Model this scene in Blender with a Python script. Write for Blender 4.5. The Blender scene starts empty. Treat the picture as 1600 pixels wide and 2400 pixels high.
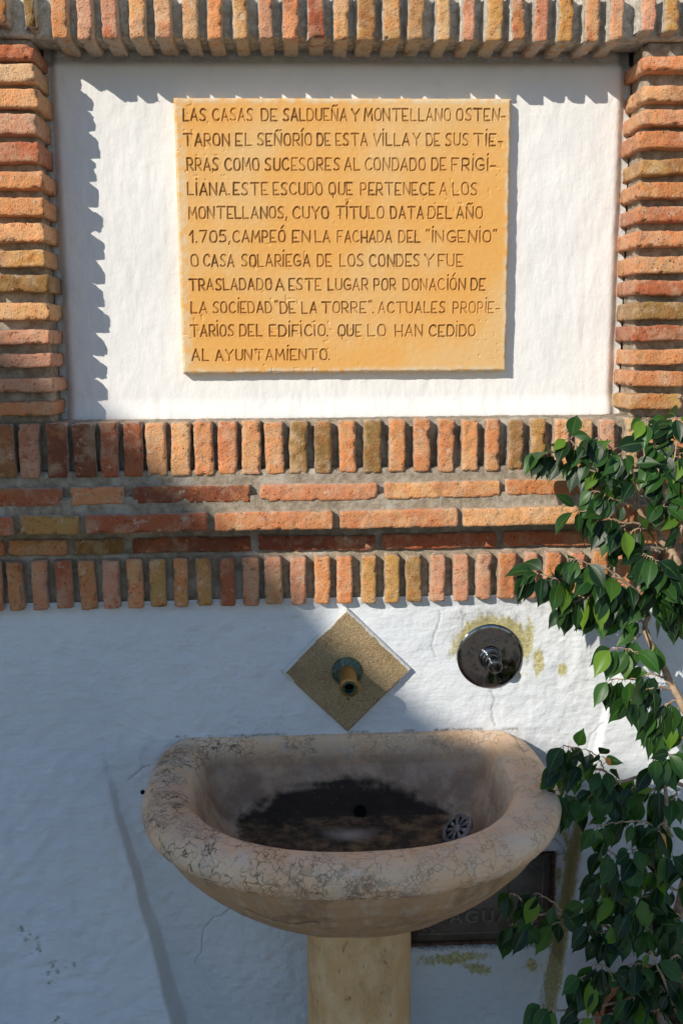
import bpy, math, random
import numpy as np
from mathutils import Matrix, Vector, Euler

random.seed(7)
rng = np.random.default_rng(7)
SC = bpy.context.scene
COL = SC.collection
rad = math.radians

# ------------------------------------------------------------------ camera
PITCH, YAW, ROLL = rad(9.6), rad(2.39), rad(-0.43)
CAM = np.array([-0.092, -2.2, 1.72])
FPX = 2400 * 35 / 36.0


def cam_axes():
    cp, sp, cy, sy, cr, sr = math.cos(PITCH), math.sin(PITCH), math.cos(YAW), math.sin(YAW), math.cos(ROLL), math.sin(ROLL)
    f = np.array([sy * cp, cy * cp, -sp])
    rt = np.array([cy, -sy, 0.0])
    up = np.cross(rt, f)
    return cr * rt + sr * up, -sr * rt + cr * up, f


RT, UP, FW = cam_axes()
cam = bpy.data.cameras.new('camera')
cam.lens = 35
cam.sensor_fit = 'VERTICAL'
cam.sensor_height = 36
cam.sensor_width = 24
cam.clip_start = 0.05
cam.clip_end = 500
camo = bpy.data.objects.new('camera', cam)
COL.objects.link(camo)
M = Matrix(((RT[0], UP[0], -FW[0], CAM[0]), (RT[1], UP[1], -FW[1], CAM[1]), (RT[2], UP[2], -FW[2], CAM[2]), (0, 0, 0, 1)))
camo.matrix_world = M
SC.camera = camo

# ------------------------------------------------------------------ light
SUN_DIR = np.array([0.95, 1.0, -0.77])          # the way the light travels
SUN_DIR = SUN_DIR / np.linalg.norm(SUN_DIR)
elev = math.asin(-SUN_DIR[2])
azim = math.atan2(-SUN_DIR[0], -SUN_DIR[1])
w = bpy.data.worlds.new('World')
SC.world = w
w.use_nodes = True
nt = w.node_tree
sky = nt.nodes.new('ShaderNodeTexSky')
sky.sky_type = 'NISHITA'
sky.sun_disc = False
sky.sun_elevation = elev
sky.sun_rotation = azim
sky.air_density = 1.0
sky.dust_density = 0.1
sky.ozone_density = 2.6
bg = nt.nodes['Background']
nt.links.new(sky.outputs[0], bg.inputs[0])
bg.inputs[1].default_value = 0.12
sl = bpy.data.lights.new('sun', 'SUN')
sl.energy = 4.1
sl.angle = rad(0.5)
sl.color = (1.0, 0.93, 0.82)
so = bpy.data.objects.new('sun', sl)
COL.objects.link(so)
so.rotation_euler = Vector(SUN_DIR).to_track_quat('-Z', 'Y').to_euler()
so.location = (-6, -6, 8)
SC.view_settings.view_transform = 'Standard'
SC.view_settings.look = 'None'
SC.view_settings.gamma = 1
SC.view_settings.exposure = 0.12


# ------------------------------------------------------------------ geometry of the place
def P(px, py, Y):
    """point of the plane y = Y seen at a pixel of the 1600 x 2400 photograph"""
    d = FW * FPX + RT * (px - 800) - UP * (py - 1200)
    return CAM + d * ((Y - CAM[1]) / d[1])


def hash3(i, j, k, s):
    h = (i.astype(np.int64) * 374761393 + j.astype(np.int64) * 668265263 + k.astype(np.int64) * 2147483647 + s * 974711) & 0xFFFFFFFF
    h = ((h ^ (h >> 13)) * 1274126177) & 0xFFFFFFFF
    h = ((h ^ (h >> 16)) * 2246822519) & 0xFFFFFFFF
    return ((h ^ (h >> 15)) & 0xFFFFFF) / float(0xFFFFFF) * 2 - 1


def vnoise(p, seed=0):
    p = np.asarray(p, float)
    f = np.floor(p)
    t = p - f
    t = t * t * (3 - 2 * t)
    f = f.astype(np.int64)
    r = 0
    for a in (0, 1):
        wa = t[..., 0] if a else 1 - t[..., 0]
        for b in (0, 1):
            wb = t[..., 1] if b else 1 - t[..., 1]
            for c in (0, 1):
                wc = t[..., 2] if c else 1 - t[..., 2]
                r = r + wa * wb * wc * hash3(f[..., 0] + a, f[..., 1] + b, f[..., 2] + c, seed)
    return r


def fbm(p, seed=0, oct=3):
    p = np.asarray(p, float)
    r, a, s = 0, 1.0, 0
    for o in range(oct):
        r = r + a * vnoise(p * (2.03 ** o) + o * 17.3, seed + o)
        s += a
        a *= 0.5
    return r / s


def smooth(a, b, x):
    t = np.clip((x - a) / (b - a), 0, 1)
    return t * t * (3 - 2 * t)


def seg_dist(X, Z, pts):
    """distance of points to a polyline"""
    d = np.full(X.shape, 1e9)
    for (x0, z0), (x1, z1) in zip(pts[:-1], pts[1:]):
        dx, dz = x1 - x0, z1 - z0
        L = dx * dx + dz * dz + 1e-12
        t = np.clip(((X - x0) * dx + (Z - z0) * dz) / L, 0, 1)
        d = np.minimum(d, np.hypot(X - x0 - t * dx, Z - z0 - t * dz))
    return d


def s2l(c):
    return tuple((v / 255 / 12.92) if v / 255 <= 0.04045 else ((v / 255 + 0.055) / 1.055) ** 2.4 for v in c)


# ------------------------------------------------------------------ object helpers
def tag(o, label=None, cat=None, group=None, kind=None):
    for k, v in (('label', label), ('category', cat), ('group', group), ('kind', kind)):
        if v:
            o[k] = v
    return o


def empty(name, loc, label, cat, group=None):
    o = bpy.data.objects.new(name, None)
    COL.objects.link(o)
    o.location = loc
    o.empty_display_size = 0.05
    return tag(o, label, cat, group)


def place(name, me, m, parent):
    o = bpy.data.objects.new(name, me)
    COL.objects.link(o)
    if m:
        me.materials.append(m)
    if parent:
        o.parent = parent
        o.matrix_parent_inverse = Matrix.Identity(4)
        t = Vector((0, 0, 0))
        q = parent
        while q:
            t += q.location
            q = q.parent
        me.transform(Matrix.Translation(-t))
    return o


def mesh_np(name, V, F, m, parent=None, attrs=None, smooth_=True):
    """V (n,3), F (m,4) quads"""
    V = np.asarray(V, np.float32)
    F = np.asarray(F, np.int32)
    me = bpy.data.meshes.new(name)
    me.vertices.add(len(V))
    me.vertices.foreach_set('co', V.ravel())
    me.loops.add(F.size)
    me.loops.foreach_set('vertex_index', F.ravel())
    me.polygons.add(len(F))
    me.polygons.foreach_set('loop_start', np.arange(0, F.size, F.shape[1], dtype=np.int32))
    me.update(calc_edges=True)
    me.validate()
    if smooth_:
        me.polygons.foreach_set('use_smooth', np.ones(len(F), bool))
    for k, a in (attrs or {}).items():
        a = np.asarray(a, np.float32)
        if a.ndim == 1:
            at = me.attributes.new(k, 'FLOAT', 'POINT')
            at.data.foreach_set('value', a)
        else:
            at = me.attributes.new(k, 'FLOAT_COLOR', 'POINT')
            at.data.foreach_set('color', np.c_[a, np.ones(len(a))].astype(np.float32).ravel())
    return place(name, me, m, parent)


def grid_faces(nr, nc, wrap=False):
    r, c = np.meshgrid(np.arange(nr - 1), np.arange(nc if wrap else nc - 1), indexing='ij')
    c2 = (c + 1) % nc
    return np.stack([r * nc + c, r * nc + c2, (r + 1) * nc + c2, (r + 1) * nc + c], -1).reshape(-1, 4)


class Soup:
    """collects quads into one mesh"""
    def __init__(s):
        s.V, s.F, s.n, s.A = [], [], 0, {}

    def add(s, V, F, **attrs):
        V = np.asarray(V, float).reshape(-1, 3)
        s.V.append(V)
        s.F.append(np.asarray(F, int).reshape(-1, 4) + s.n)
        s.n += len(V)
        for k, a in attrs.items():
            a = np.asarray(a, float)
            if a.ndim == 0 or (a.ndim == 1 and a.shape[0] == 3 and len(V) != 3):
                a = np.broadcast_to(a, (len(V),) + a.shape).copy()
            s.A.setdefault(k, []).append(a)

    def box(s, x0, x1, y0, y1, z0, z1, **k):
        V = [(x, y, z) for x in (x0, x1) for y in (y0, y1) for z in (z0, z1)]
        F = [(0, 1, 3, 2), (4, 6, 7, 5), (0, 4, 5, 1), (2, 3, 7, 6), (0, 2, 6, 4), (1, 5, 7, 3)]
        s.add(V, F, **k)

    def tube(s, pts, rads, n=8, **k):
        pts = [Vector(p) for p in pts]
        V = []
        ref = Vector((0.31, 0.2, 0.93))
        for i, p in enumerate(pts):
            d = (pts[min(i + 1, len(pts) - 1)] - pts[max(i - 1, 0)]).normalized()
            a = d.cross(ref)
            if a.length < 0.05:
                a = d.cross(Vector((1, 0, 0)))
            a.normalize()
            b = d.cross(a)
            for j in range(n):
                t = 2 * math.pi * j / n
                V.append(p + (a * math.cos(t) + b * math.sin(t)) * rads[i])
        nv = len(V)
        F = grid_faces(len(pts), n, True)
        V.append(pts[-1])
        V.append(pts[0])
        caps = []
        for j in range(0, n, 2):
            caps.append((nv - n + j, nv - n + (j + 1) % n, nv - n + (j + 2) % n, nv))
            caps.append((j, nv + 1, (j + 2) % n, (j + 1) % n))
        s.add(np.array([tuple(v) for v in V]), np.vstack([F, np.array(caps)]), **k)

    def lathe(s, c, ax, prof, n=40, **k):
        """prof: (radius, height along ax) starting and ending wherever"""
        c, ax = Vector(c), Vector(ax).normalized()
        a = ax.cross(Vector((0, 0, 1)))
        if a.length < 0.05:
            a = ax.cross(Vector((1, 0, 0)))
        a.normalize()
        b = ax.cross(a)
        V = []
        for r, h in prof:
            r = max(r, 1e-5)
            for j in range(n):
                t = 2 * math.pi * j / n
                V.append(tuple(c + ax * h + (a * math.cos(t) + b * math.sin(t)) * r))
        s.add(np.array(V), grid_faces(len(prof), n, True), **k)

    def build(s, name, m, parent=None, smooth_=True):
        V, F = np.vstack(s.V), np.vstack(s.F)
        return mesh_np(name, V, F, m, parent, {k: np.concatenate(a) for k, a in s.A.items()}, smooth_)


# ------------------------------------------------------------------ materials
class Mat:
    def __init__(s, name, rough=0.8, spec=0.3, metal=0.0):
        s.m = bpy.data.materials.new(name)
        s.m.use_nodes = True
        s.t = s.m.node_tree
        s.b = s.t.nodes['Principled BSDF']
        s.b.inputs['Roughness'].default_value = rough
        s.b.inputs['Specular IOR Level'].default_value = spec
        s.b.inputs['Metallic'].default_value = metal
        s.co = s.t.nodes.new('ShaderNodeTexCoord').outputs['Object']

    def node(s, typ, **kw):
        n = s.t.nodes.new(typ)
        for k, v in kw.items():
            setattr(n, k, v)
        return n

    def link(s, a, b):
        s.t.links.new(a, b)

    def put(s, sock, v):
        if hasattr(v, 'default_value') or hasattr(v, 'is_linked'):
            s.link(v, sock)
        else:
            sock.default_value = v if not (isinstance(v, tuple) and len(v) == 3) else (*v, 1)

    def scale(s, sx, sy, sz):
        n = s.node('ShaderNodeMapping')
        s.link(s.co, n.inputs[0])
        n.inputs['Scale'].default_value = (sx, sy, sz)
        return n.outputs[0]

    def noise(s, scale, detail=4, rough=0.55, co=None, dist=0.0):
        n = s.node('ShaderNodeTexNoise')
        s.link(co or s.co, n.inputs['Vector'])
        n.inputs['Scale'].default_value = scale
        n.inputs['Detail'].default_value = detail
        n.inputs['Roughness'].default_value = rough
        n.inputs['Distortion'].default_value = dist
        return n.outputs['Fac']

    def voro(s, scale, feature='F1', co=None, rnd=1.0):
        n = s.node('ShaderNodeTexVoronoi', feature=feature)
        s.link(co or s.co, n.inputs['Vector'])
        n.inputs['Scale'].default_value = scale
        n.inputs['Randomness'].default_value = rnd
        return n.outputs['Distance']

    def ramp(s, v, a, b, lo=0.0, hi=1.0):
        n = s.node('ShaderNodeMapRange', interpolation_type='SMOOTHSTEP')
        s.put(n.inputs['Value'], v)
        n.inputs['From Min'].default_value = a
        n.inputs['From Max'].default_value = b
        n.inputs['To Min'].default_value = lo
        n.inputs['To Max'].default_value = hi
        return n.outputs[0]

    def math(s, op, a, b=0.0):
        n = s.node('ShaderNodeMath', operation=op)
        s.put(n.inputs[0], a)
        s.put(n.inputs[1], b)
        return n.outputs[0]

    def mix(s, f, a, b, mode='MIX'):
        n = s.node('ShaderNodeMix', data_type='RGBA', blend_type=mode)
        s.put(n.inputs[0], f)
        s.put(n.inputs[6], a)
        s.put(n.inputs[7], b)
        return n.outputs[2]

    def attr(s, name, col=False):
        n = s.node('ShaderNodeAttribute', attribute_name=name)
        return n.outputs['Color'] if col else n.outputs['Fac']

    def warp(s, amt, scale, co=None):
        n = s.node('ShaderNodeTexNoise')
        s.link(co or s.co, n.inputs['Vector'])
        n.inputs['Scale'].default_value = scale
        n.inputs['Detail'].default_value = 3
        v = s.node('ShaderNodeVectorMath', operation='MULTIPLY_ADD')
        s.link(n.outputs['Color'], v.inputs[0])
        v.inputs[1].default_value = (amt, amt, amt)
        s.link(co or s.co, v.inputs[2])
        return v.outputs[0]

    def normal(s):
        return s.node('ShaderNodeNewGeometry').outputs['Normal']

    def sep(s, v):
        n = s.node('ShaderNodeSeparateXYZ')
        s.link(v, n.inputs[0])
        return n.outputs

    def bump(s, h, strength=0.5, dist=0.002, prev=None):
        n = s.node('ShaderNodeBump')
        s.put(n.inputs['Height'], h)
        n.inputs['Strength'].default_value = strength
        n.inputs['Distance'].default_value = dist
        if prev is not None:
            s.link(prev, n.inputs['Normal'])
        s.link(n.outputs[0], s.b.inputs['Normal'])
        return n.outputs[0]

    def color(s, c):
        s.put(s.b.inputs['Base Color'], c)
        return s


def mat_brick():
    k = Mat('fired_clay_brick', 0.9, 0.15)
    base = k.mix(k.ramp(k.noise(11, 4, 0.6, k.warp(0.04, 30)), 0.46, 0.62), k.attr('tint', True), k.attr('tone', True))
    n1 = k.noise(38, 5, 0.6)
    n2 = k.noise(130, 4, 0.6)
    c = k.mix(k.ramp(n1, 0.35, 0.7), base, k.mix(1.0, base, (1.06, 0.86, 0.76), 'MULTIPLY'))
    c = k.mix(k.ramp(k.noise(22, 5, 0.65), 0.48, 0.66, 0, 0.65), c, k.mix(0.6, base, (0.62, 0.45, 0.29)))
    # mortar smears on the flanks of the brick and patches of lime on the faces
    ny = k.math('ABSOLUTE', k.sep(k.normal())[1])
    side = k.ramp(ny, 0.35, 0.75, 1, 0)
    sm = k.math('MULTIPLY', side, k.math('MULTIPLY', k.attr('lime'), k.ramp(n1, 0.30, 0.50, 0.0, 0.9)))
    c = k.mix(sm, c, (0.56, 0.50, 0.41))
    c = k.mix(k.ramp(k.noise(48, 6, 0.75), 0.57, 0.67, 0, 0.6), c, (0.66, 0.53, 0.40))
    pits = k.ramp(k.voro(95), 0.0, 0.22, 1, 0)
    pm = k.math('MULTIPLY', pits, k.ramp(n1, 0.5, 0.62))
    c = k.mix(k.math('MULTIPLY', pm, 0.75), c, (0.10, 0.06, 0.035))
    c = k.mix(k.ramp(n2, 0.55, 0.70, 0, 0.6), c, (0.13, 0.07, 0.04))
    k.color(c)
    h = k.math('ADD', k.math('MULTIPLY', n1, 0.6), k.math('MULTIPLY', k.noise(260, 3, 0.6), 0.35))
    h = k.math('SUBTRACT', h, k.math('MULTIPLY', pm, 0.6))
    k.bump(h, 1.0, 0.009)
    return k.m


def mat_mortar(name='shaded_sandy_mortar', a=(0.25, 0.205, 0.15), b=(0.46, 0.385, 0.29)):  # default tones are darkened: shade of the recessed joints is put into the colour
    k = Mat(name, 0.95, 0.1)
    n1 = k.noise(60, 5, 0.65)
    n2 = k.noise(300, 3, 0.7)
    c = k.mix(k.ramp(n1, 0.3, 0.7), a, b)
    c = k.mix(k.ramp(n2, 0.55, 0.7, 0, 0.6), c, (0.16, 0.13, 0.1))
    c = k.mix(k.ramp(k.noise(14, 3), 0.52, 0.68, 0, 0.6), c, (0.58, 0.53, 0.45))
    k.color(c)
    k.bump(k.math('ADD', n1, k.math('MULTIPLY', n2, 0.7)), 0.9, 0.005)
    return k.m


def mat_plaster(name, tone, vertical=True):
    k = Mat(name, 0.85, 0.2)
    n0 = k.noise(5, 4, 0.6)
    c = k.mix(k.ramp(n0, 0.35, 0.7), tone, k.mix(1.0, tone, (0.93, 0.94, 0.95), 'MULTIPLY'))
    c = k.mix(k.ramp(k.noise(28, 4), 0.58, 0.75, 0, 0.25), c, (0.66, 0.65, 0.62))
    speck = k.math('MULTIPLY', k.ramp(k.voro(60), 0.0, 0.10, 1, 0), k.ramp(k.noise(9, 3), 0.60, 0.68))
    c = k.mix(k.math('MULTIPLY', speck, 0.6), c, (0.17, 0.15, 0.13))
    # growths, dirt and dark edge bands whose outlines are stored on the wall
    fine = k.noise(170, 5, 0.7)
    mid = k.noise(48, 5, 0.7)
    moss = k.math('ADD', k.attr('moss'), k.math('MULTIPLY', k.math('SUBTRACT', k.noise(1, 7, 0.75, k.scale(75, 75, 38)), 0.5), 1.9))
    moss = k.math('MULTIPLY', k.ramp(moss, 0.28, 0.70), k.ramp(k.attr('moss'), 0.02, 0.2))
    c = k.mix(k.math('MULTIPLY', moss, 0.85), c, k.mix(k.ramp(fine, 0.42, 0.6), (0.30, 0.26, 0.05), (0.60, 0.52, 0.20)))
    dirt_dark = k.math('MULTIPLY', k.attr('dirt_dark'), k.ramp(fine, 0.42, 0.58, 0.2, 1.0))
    c = k.mix(k.math('MULTIPLY', dirt_dark, 0.9), c, k.mix(k.ramp(mid, 0.4, 0.6), (0.10, 0.075, 0.045), (0.26, 0.21, 0.11)))
    c = k.mix(k.attr('crack'), c, (0.12, 0.11, 0.1))
    k.color(c)
    if vertical:
        st = k.noise(1, 4, 0.6, k.scale(130, 60, 42))
    else:
        st = k.noise(1, 4, 0.6, k.scale(45, 60, 120))
    lump = k.noise(42, 5, 0.6)
    h = k.math('ADD', k.math('MULTIPLY', st, 0.6), k.math('MULTIPLY', lump, 0.9))
    h = k.math('ADD', h, k.math('MULTIPLY', k.noise(220, 3, 0.5), 0.18))
    k.bump(h, 0.5 if vertical else 0.65, 0.0035 if vertical else 0.005)
    return k.m


def mat_plaque():
    k = Mat('ochre_stone', 0.75, 0.25)
    a, b = (0.73, 0.375, 0.10), (0.71, 0.445, 0.185)
    f = k.ramp(k.noise(4.2, 4, 0.55, k.warp(0.1, 5)), 0.38, 0.66)
    c = k.mix(f, a, b)
    c = k.mix(k.ramp(k.noise(2.4, 2), 0.55, 0.75, 0, 0.5), c, (0.58, 0.29, 0.07))
    c = k.mix(k.ramp(k.noise(420, 2, 0.6), 0.62, 0.72, 0, 0.5), c, (0.66, 0.50, 0.28))
    sp = k.math('MULTIPLY', k.ramp(k.voro(75), 0.0, 0.13, 1, 0), k.ramp(k.noise(11, 3), 0.54, 0.62))
    c = k.mix(k.math('MULTIPLY', sp, 0.7), c, (0.16, 0.08, 0.03))
    scr = k.ramp(k.noise(1, 2, 0.4, k.scale(170, 10, 12)), 0.73, 0.78, 0, 0.35)
    c = k.mix(scr, c, (0.68, 0.56, 0.38))
    ed = k.math('MULTIPLY', k.attr('edge'), k.ramp(k.noise(60, 5, 0.7), 0.35, 0.6))
    c = k.mix(k.math('MULTIPLY', ed, 0.85), c, (0.66, 0.57, 0.41))
    c = k.mix(k.math('MULTIPLY', k.attr('groove_dark'), k.ramp(k.noise(35, 3), 0.3, 0.65, 0.35, 0.85)), c, (0.13, 0.06, 0.02))
    k.color(c)
    h = k.math('SUBTRACT', k.noise(240, 4, 0.6), k.math('MULTIPLY', sp, 0.8))
    k.bump(h, 0.25, 0.0015)
    return k.m


def mat_basin():
    k = Mat('weathered_marble', 0.6, 0.35)
    w1 = k.warp(0.03, 18)
    a = k.mix(k.ramp(k.noise(9, 5, 0.6), 0.35, 0.68), (0.84, 0.53, 0.305), (0.88, 0.64, 0.44))
    c = k.mix(k.ramp(k.noise(20, 5, 0.7, w1), 0.52, 0.66, 0, 0.7), a, (0.76, 0.62, 0.49))
    n9 = k.noise(6.5, 4, 0.6)
    c = k.mix(k.ramp(k.noise(4.5, 5, 0.7), 0.45, 0.68, 0, 0.4), c, (0.50, 0.335, 0.21))
    # crazing
    e1 = k.voro(36, 'DISTANCE_TO_EDGE', k.warp(0.06, 30))
    e2 = k.voro(85, 'DISTANCE_TO_EDGE', k.warp(0.04, 60))
    old = k.attr('craze')
    vein = k.math('MULTIPLY', k.ramp(e1, 0.0, 0.06, 1, 0), k.ramp(k.noise(17, 3), 0.42, 0.55))
    vein2 = k.math('MULTIPLY', k.ramp(e2, 0.0, 0.07, 1, 0), k.ramp(k.noise(16, 5, 0.65), 0.47, 0.58))
    vv = k.math('MULTIPLY', k.math('MAXIMUM', vein, vein2), old)
    c = k.mix(k.math('MULTIPLY', vv, 0.9), c, (0.10, 0.055, 0.03))
    patch = k.math('MULTIPLY', k.ramp(k.noise(30, 6, 0.75), 0.48, 0.60), k.attr('wear'))
    c = k.mix(k.math('MULTIPLY', patch, 0.8), c, (0.17, 0.11, 0.06))
    # streaks of lime running down the belly
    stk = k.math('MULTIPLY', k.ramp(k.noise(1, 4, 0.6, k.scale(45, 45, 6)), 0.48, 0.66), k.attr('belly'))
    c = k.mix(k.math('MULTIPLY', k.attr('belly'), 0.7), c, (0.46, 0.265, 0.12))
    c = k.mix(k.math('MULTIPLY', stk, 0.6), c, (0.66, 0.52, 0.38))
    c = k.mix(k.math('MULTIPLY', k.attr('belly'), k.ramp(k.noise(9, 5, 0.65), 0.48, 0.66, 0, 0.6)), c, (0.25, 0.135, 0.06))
    c = k.mix(k.math('MULTIPLY', k.attr('crk'), 0.9), c, (0.03, 0.02, 0.012))
    # silt and mould
    ins = k.attr('inside')
    c = k.mix(k.math('MULTIPLY', ins, k.ramp(k.noise(14, 6, 0.7), 0.36, 0.62, 0.35, 0.92)), c, (0.36, 0.225, 0.14))
    mn = k.math('ADD', k.attr('mould'), k.math('MULTIPLY', k.math('SUBTRACT', k.noise(30, 7, 0.72), 0.5), 1.0))
    mk = k.ramp(mn, 0.24, 0.80)
    mc = k.mix(k.math('MULTIPLY', k.attr('floor'), k.ramp(k.noise(22, 7, 0.75), 0.40, 0.66)), (0.026, 0.018, 0.012), (0.26, 0.145, 0.07))
    mc = k.mix(k.ramp(k.noise(130, 5, 0.75), 0.60, 0.70, 0, 0.6), mc, (0.30, 0.20, 0.12))
    c = k.mix(k.math('MULTIPLY', mk, 0.95), c, mc)
    c = k.mix(k.attr('pale'), c, (0.62, 0.50, 0.40))
    k.color(c)
    r = k.mix(mk, (0.6, 0.6, 0.6), (0.85, 0.85, 0.85))
    k.put(k.b.inputs['Roughness'], r)
    h = k.math('SUBTRACT', k.math('MULTIPLY', k.noise(70, 5, 0.6), 0.6), k.math('MULTIPLY', vv, 0.8))
    h = k.math('SUBTRACT', h, k.math('MULTIPLY', patch, 0.5))
    k.bump(h, 0.6, 0.0025)
    return k.m


def mat_pedestal():
    k = Mat('honey_limestone', 0.8, 0.2)
    c = k.mix(k.ramp(k.noise(1, 5, 0.65, k.scale(26, 26, 14)), 0.35, 0.7), (0.76, 0.455, 0.20), (0.84, 0.58, 0.32))
    c = k.mix(k.ramp(k.noise(1, 6, 0.72, k.scale(14, 14, 9)), 0.48, 0.70, 0, 0.55), c, (0.42, 0.245, 0.11))
    sp = k.math('MULTIPLY', k.ramp(k.noise(1, 3, 0.6, k.scale(60, 60, 26)), 0.66, 0.72), 0.6)
    c = k.mix(sp, c, (0.15, 0.09, 0.045))
    k.color(c)
    k.bump(k.noise(60, 7, 0.7), 0.7, 0.005)
    return k.m


def mat_tile():
    k = Mat('grainy_sandstone', 0.95, 0.1)
    g = k.noise(330, 4, 0.65)
    g2 = k.voro(260)
    c = k.mix(k.ramp(g, 0.38, 0.64), (0.31, 0.215, 0.105), (0.56, 0.43, 0.26))
    c = k.mix(k.ramp(k.noise(12, 3), 0.5, 0.7, 0, 0.55), c, (0.27, 0.19, 0.095))
    c = k.mix(k.ramp(g2, 0.0, 0.2, 0.45, 0), c, (0.09, 0.06, 0.03))
    # limewash slopped over the flanks and the rim
    lime = k.ramp(k.math('ADD', k.attr('rim'), k.math('MULTIPLY', k.math('SUBTRACT', k.noise(60, 5, 0.7), 0.5), 1.0)), 0.45, 0.6)
    c = k.mix(lime, c, (0.78, 0.76, 0.73))
    k.color(c)
    k.bump(k.math('SUBTRACT', g, k.math('MULTIPLY', g2, 0.5)), 0.9, 0.0045)
    return k.m


def mat_simple(name, a, b, scale, rough=0.6, spec=0.4, metal=0.0, bump=0.3, bd=0.002):
    k = Mat(name, rough, spec, metal)
    n = k.noise(scale, 5, 0.62)
    k.color(k.mix(k.ramp(n, 0.36, 0.64), a, b))
    if bump:
        k.bump(k.noise(scale * 2.5, 4, 0.6), bump, bd)
    return k.m


def mat_brass():
    k = Mat('tarnished_brass', 0.45, 0.5, 0.55)
    g = k.attr('green')
    n = k.noise(60, 5, 0.65)
    c = k.mix(k.ramp(n, 0.35, 0.65), (0.22, 0.125, 0.035), (0.36, 0.21, 0.065))
    gm = k.ramp(k.math('ADD', g, k.math('MULTIPLY', k.math('SUBTRACT', n, 0.5), 0.8)), 0.4, 0.62)
    c = k.mix(gm, c, k.mix(k.ramp(k.noise(140, 4), 0.4, 0.6), (0.018, 0.045, 0.032), (0.06, 0.12, 0.085)))
    k.color(c)
    k.put(k.b.inputs['Metallic'], k.math('SUBTRACT', 0.6, k.math('MULTIPLY', gm, 0.55)))
    k.bump(n, 0.3, 0.002)
    return k.m


def mat_chrome():
    k = Mat('spotted_chrome', 0.1, 0.5, 1.0)
    n = k.noise(55, 6, 0.7)
    n2 = k.noise(150, 5, 0.7)
    f = k.math('MULTIPLY', k.ramp(n, 0.47, 0.62), k.ramp(n2, 0.4, 0.6))
    k.color(k.mix(f, (0.21, 0.21, 0.225), (0.06, 0.08, 0.07)))
    k.put(k.b.inputs['Roughness'], k.ramp(f, 0, 1, 0.07, 0.4))
    return k.m


def mat_leaf():
    k = Mat('ficus_leaf', 0.40, 0.32)
    r = k.attr('rand')
    u = k.math('ABSOLUTE', k.attr('across'))
    c = k.mix(k.ramp(r, 0.0, 0.8), (0.005, 0.024, 0.007), (0.032, 0.098, 0.016))
    c = k.mix(k.ramp(r, 0.88, 0.97), c, (0.115, 0.22, 0.018))
    c = k.mix(k.ramp(r, 1.2, 1.3), c, (0.46, 0.19, 0.03))
    v = k.ramp(u, 0.02, 0.09, 0.55, 0)
    c = k.mix(v, c, (0.11, 0.20, 0.05))
    c = k.mix(k.ramp(u, 0.9, 1.0, 0, 0.35), c, (0.12, 0.2, 0.06))
    c = k.mix(k.ramp(k.noise(70, 4), 0.6, 0.75, 0, 0.35), c, (0.06, 0.12, 0.03))
    k.color(c)
    k.bump(k.noise(160, 3), 0.15, 0.001)
    tr = k.node('ShaderNodeBsdfTranslucent')
    k.put(tr.inputs[0], k.mix(1.0, c, (2.6, 2.4, 0.9), 'MULTIPLY'))
    mx = k.node('ShaderNodeMixShader')
    mx.inputs[0].default_value = 0.16
    k.link(k.b.outputs[0], mx.inputs[1])
    k.link(tr.outputs[0], mx.inputs[2])
    k.link(mx.outputs[0], k.t.nodes['Material Output'].inputs['Surface'])
    return k.m


BRICK, MORTAR = mat_brick(), mat_mortar()
LIMED = mat_mortar('limewashed_mortar', (0.40, 0.36, 0.29), (0.76, 0.72, 0.64))
NICHE_PL = mat_plaster('niche_limewash', (0.80, 0.785, 0.755), True)
DADO_PL = mat_plaster('dado_limewash', (0.72, 0.745, 0.765), False)
PLAQUE = mat_plaque()
BASIN, PEDESTAL, TILE = mat_basin(), mat_pedestal(), mat_tile()
BRASS, CHROME, LEAF = mat_brass(), mat_chrome(), mat_leaf()
IRON = mat_simple('painted_iron', (0.15, 0.125, 0.105), (0.21, 0.18, 0.15), 25, 0.55, 0.4, 0.1, 0.4)
RUST = mat_simple('rusty_rim', (0.06, 0.04, 0.03), (0.15, 0.08, 0.05), 60, 0.85, 0.2, 0, 0.6)
STEEL = mat_simple('drain_steel', (0.17, 0.155, 0.145), (0.34, 0.31, 0.29), 60, 0.45, 0.5, 0.6, 0.3)
BLACK = mat_simple('black_hole', (0.006, 0.005, 0.004), (0.012, 0.01, 0.008), 60, 0.9, 0.1, 0, 0)
BARK = mat_simple('ficus_bark', (0.30, 0.20, 0.125), (0.47, 0.35, 0.235), 70, 0.8, 0.2, 0, 0.5, 0.003)
TERRA = mat_simple('terracotta', (0.38, 0.13, 0.065), (0.48, 0.19, 0.10), 20, 0.85, 0.2, 0, 0.3)
SOIL = mat_simple('potting_soil', (0.03, 0.02, 0.013), (0.08, 0.055, 0.035), 40, 1.0, 0.1, 0, 1.0, 0.01)
PAVE = mat_simple('stone_paving', (0.30, 0.245, 0.18), (0.40, 0.33, 0.25), 6, 0.85, 0.2, 0, 0.5, 0.006)
WHITE = mat_simple('white_wall', (0.72, 0.71, 0.69), (0.78, 0.77, 0.75), 4, 0.9, 0.2, 0, 0.3, 0.006)
ROOF = mat_simple('clay_roof', (0.30, 0.13, 0.07), (0.42, 0.20, 0.11), 9, 0.9, 0.2, 0, 0.5, 0.02)
DOORW = mat_simple('dark_wood', (0.07, 0.04, 0.02), (0.12, 0.07, 0.035), 12, 0.6, 0.3, 0, 0.4)
PANE = mat_simple('window_glass', (0.02, 0.025, 0.03), (0.03, 0.035, 0.04), 3, 0.08, 0.5, 0, 0)

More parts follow.
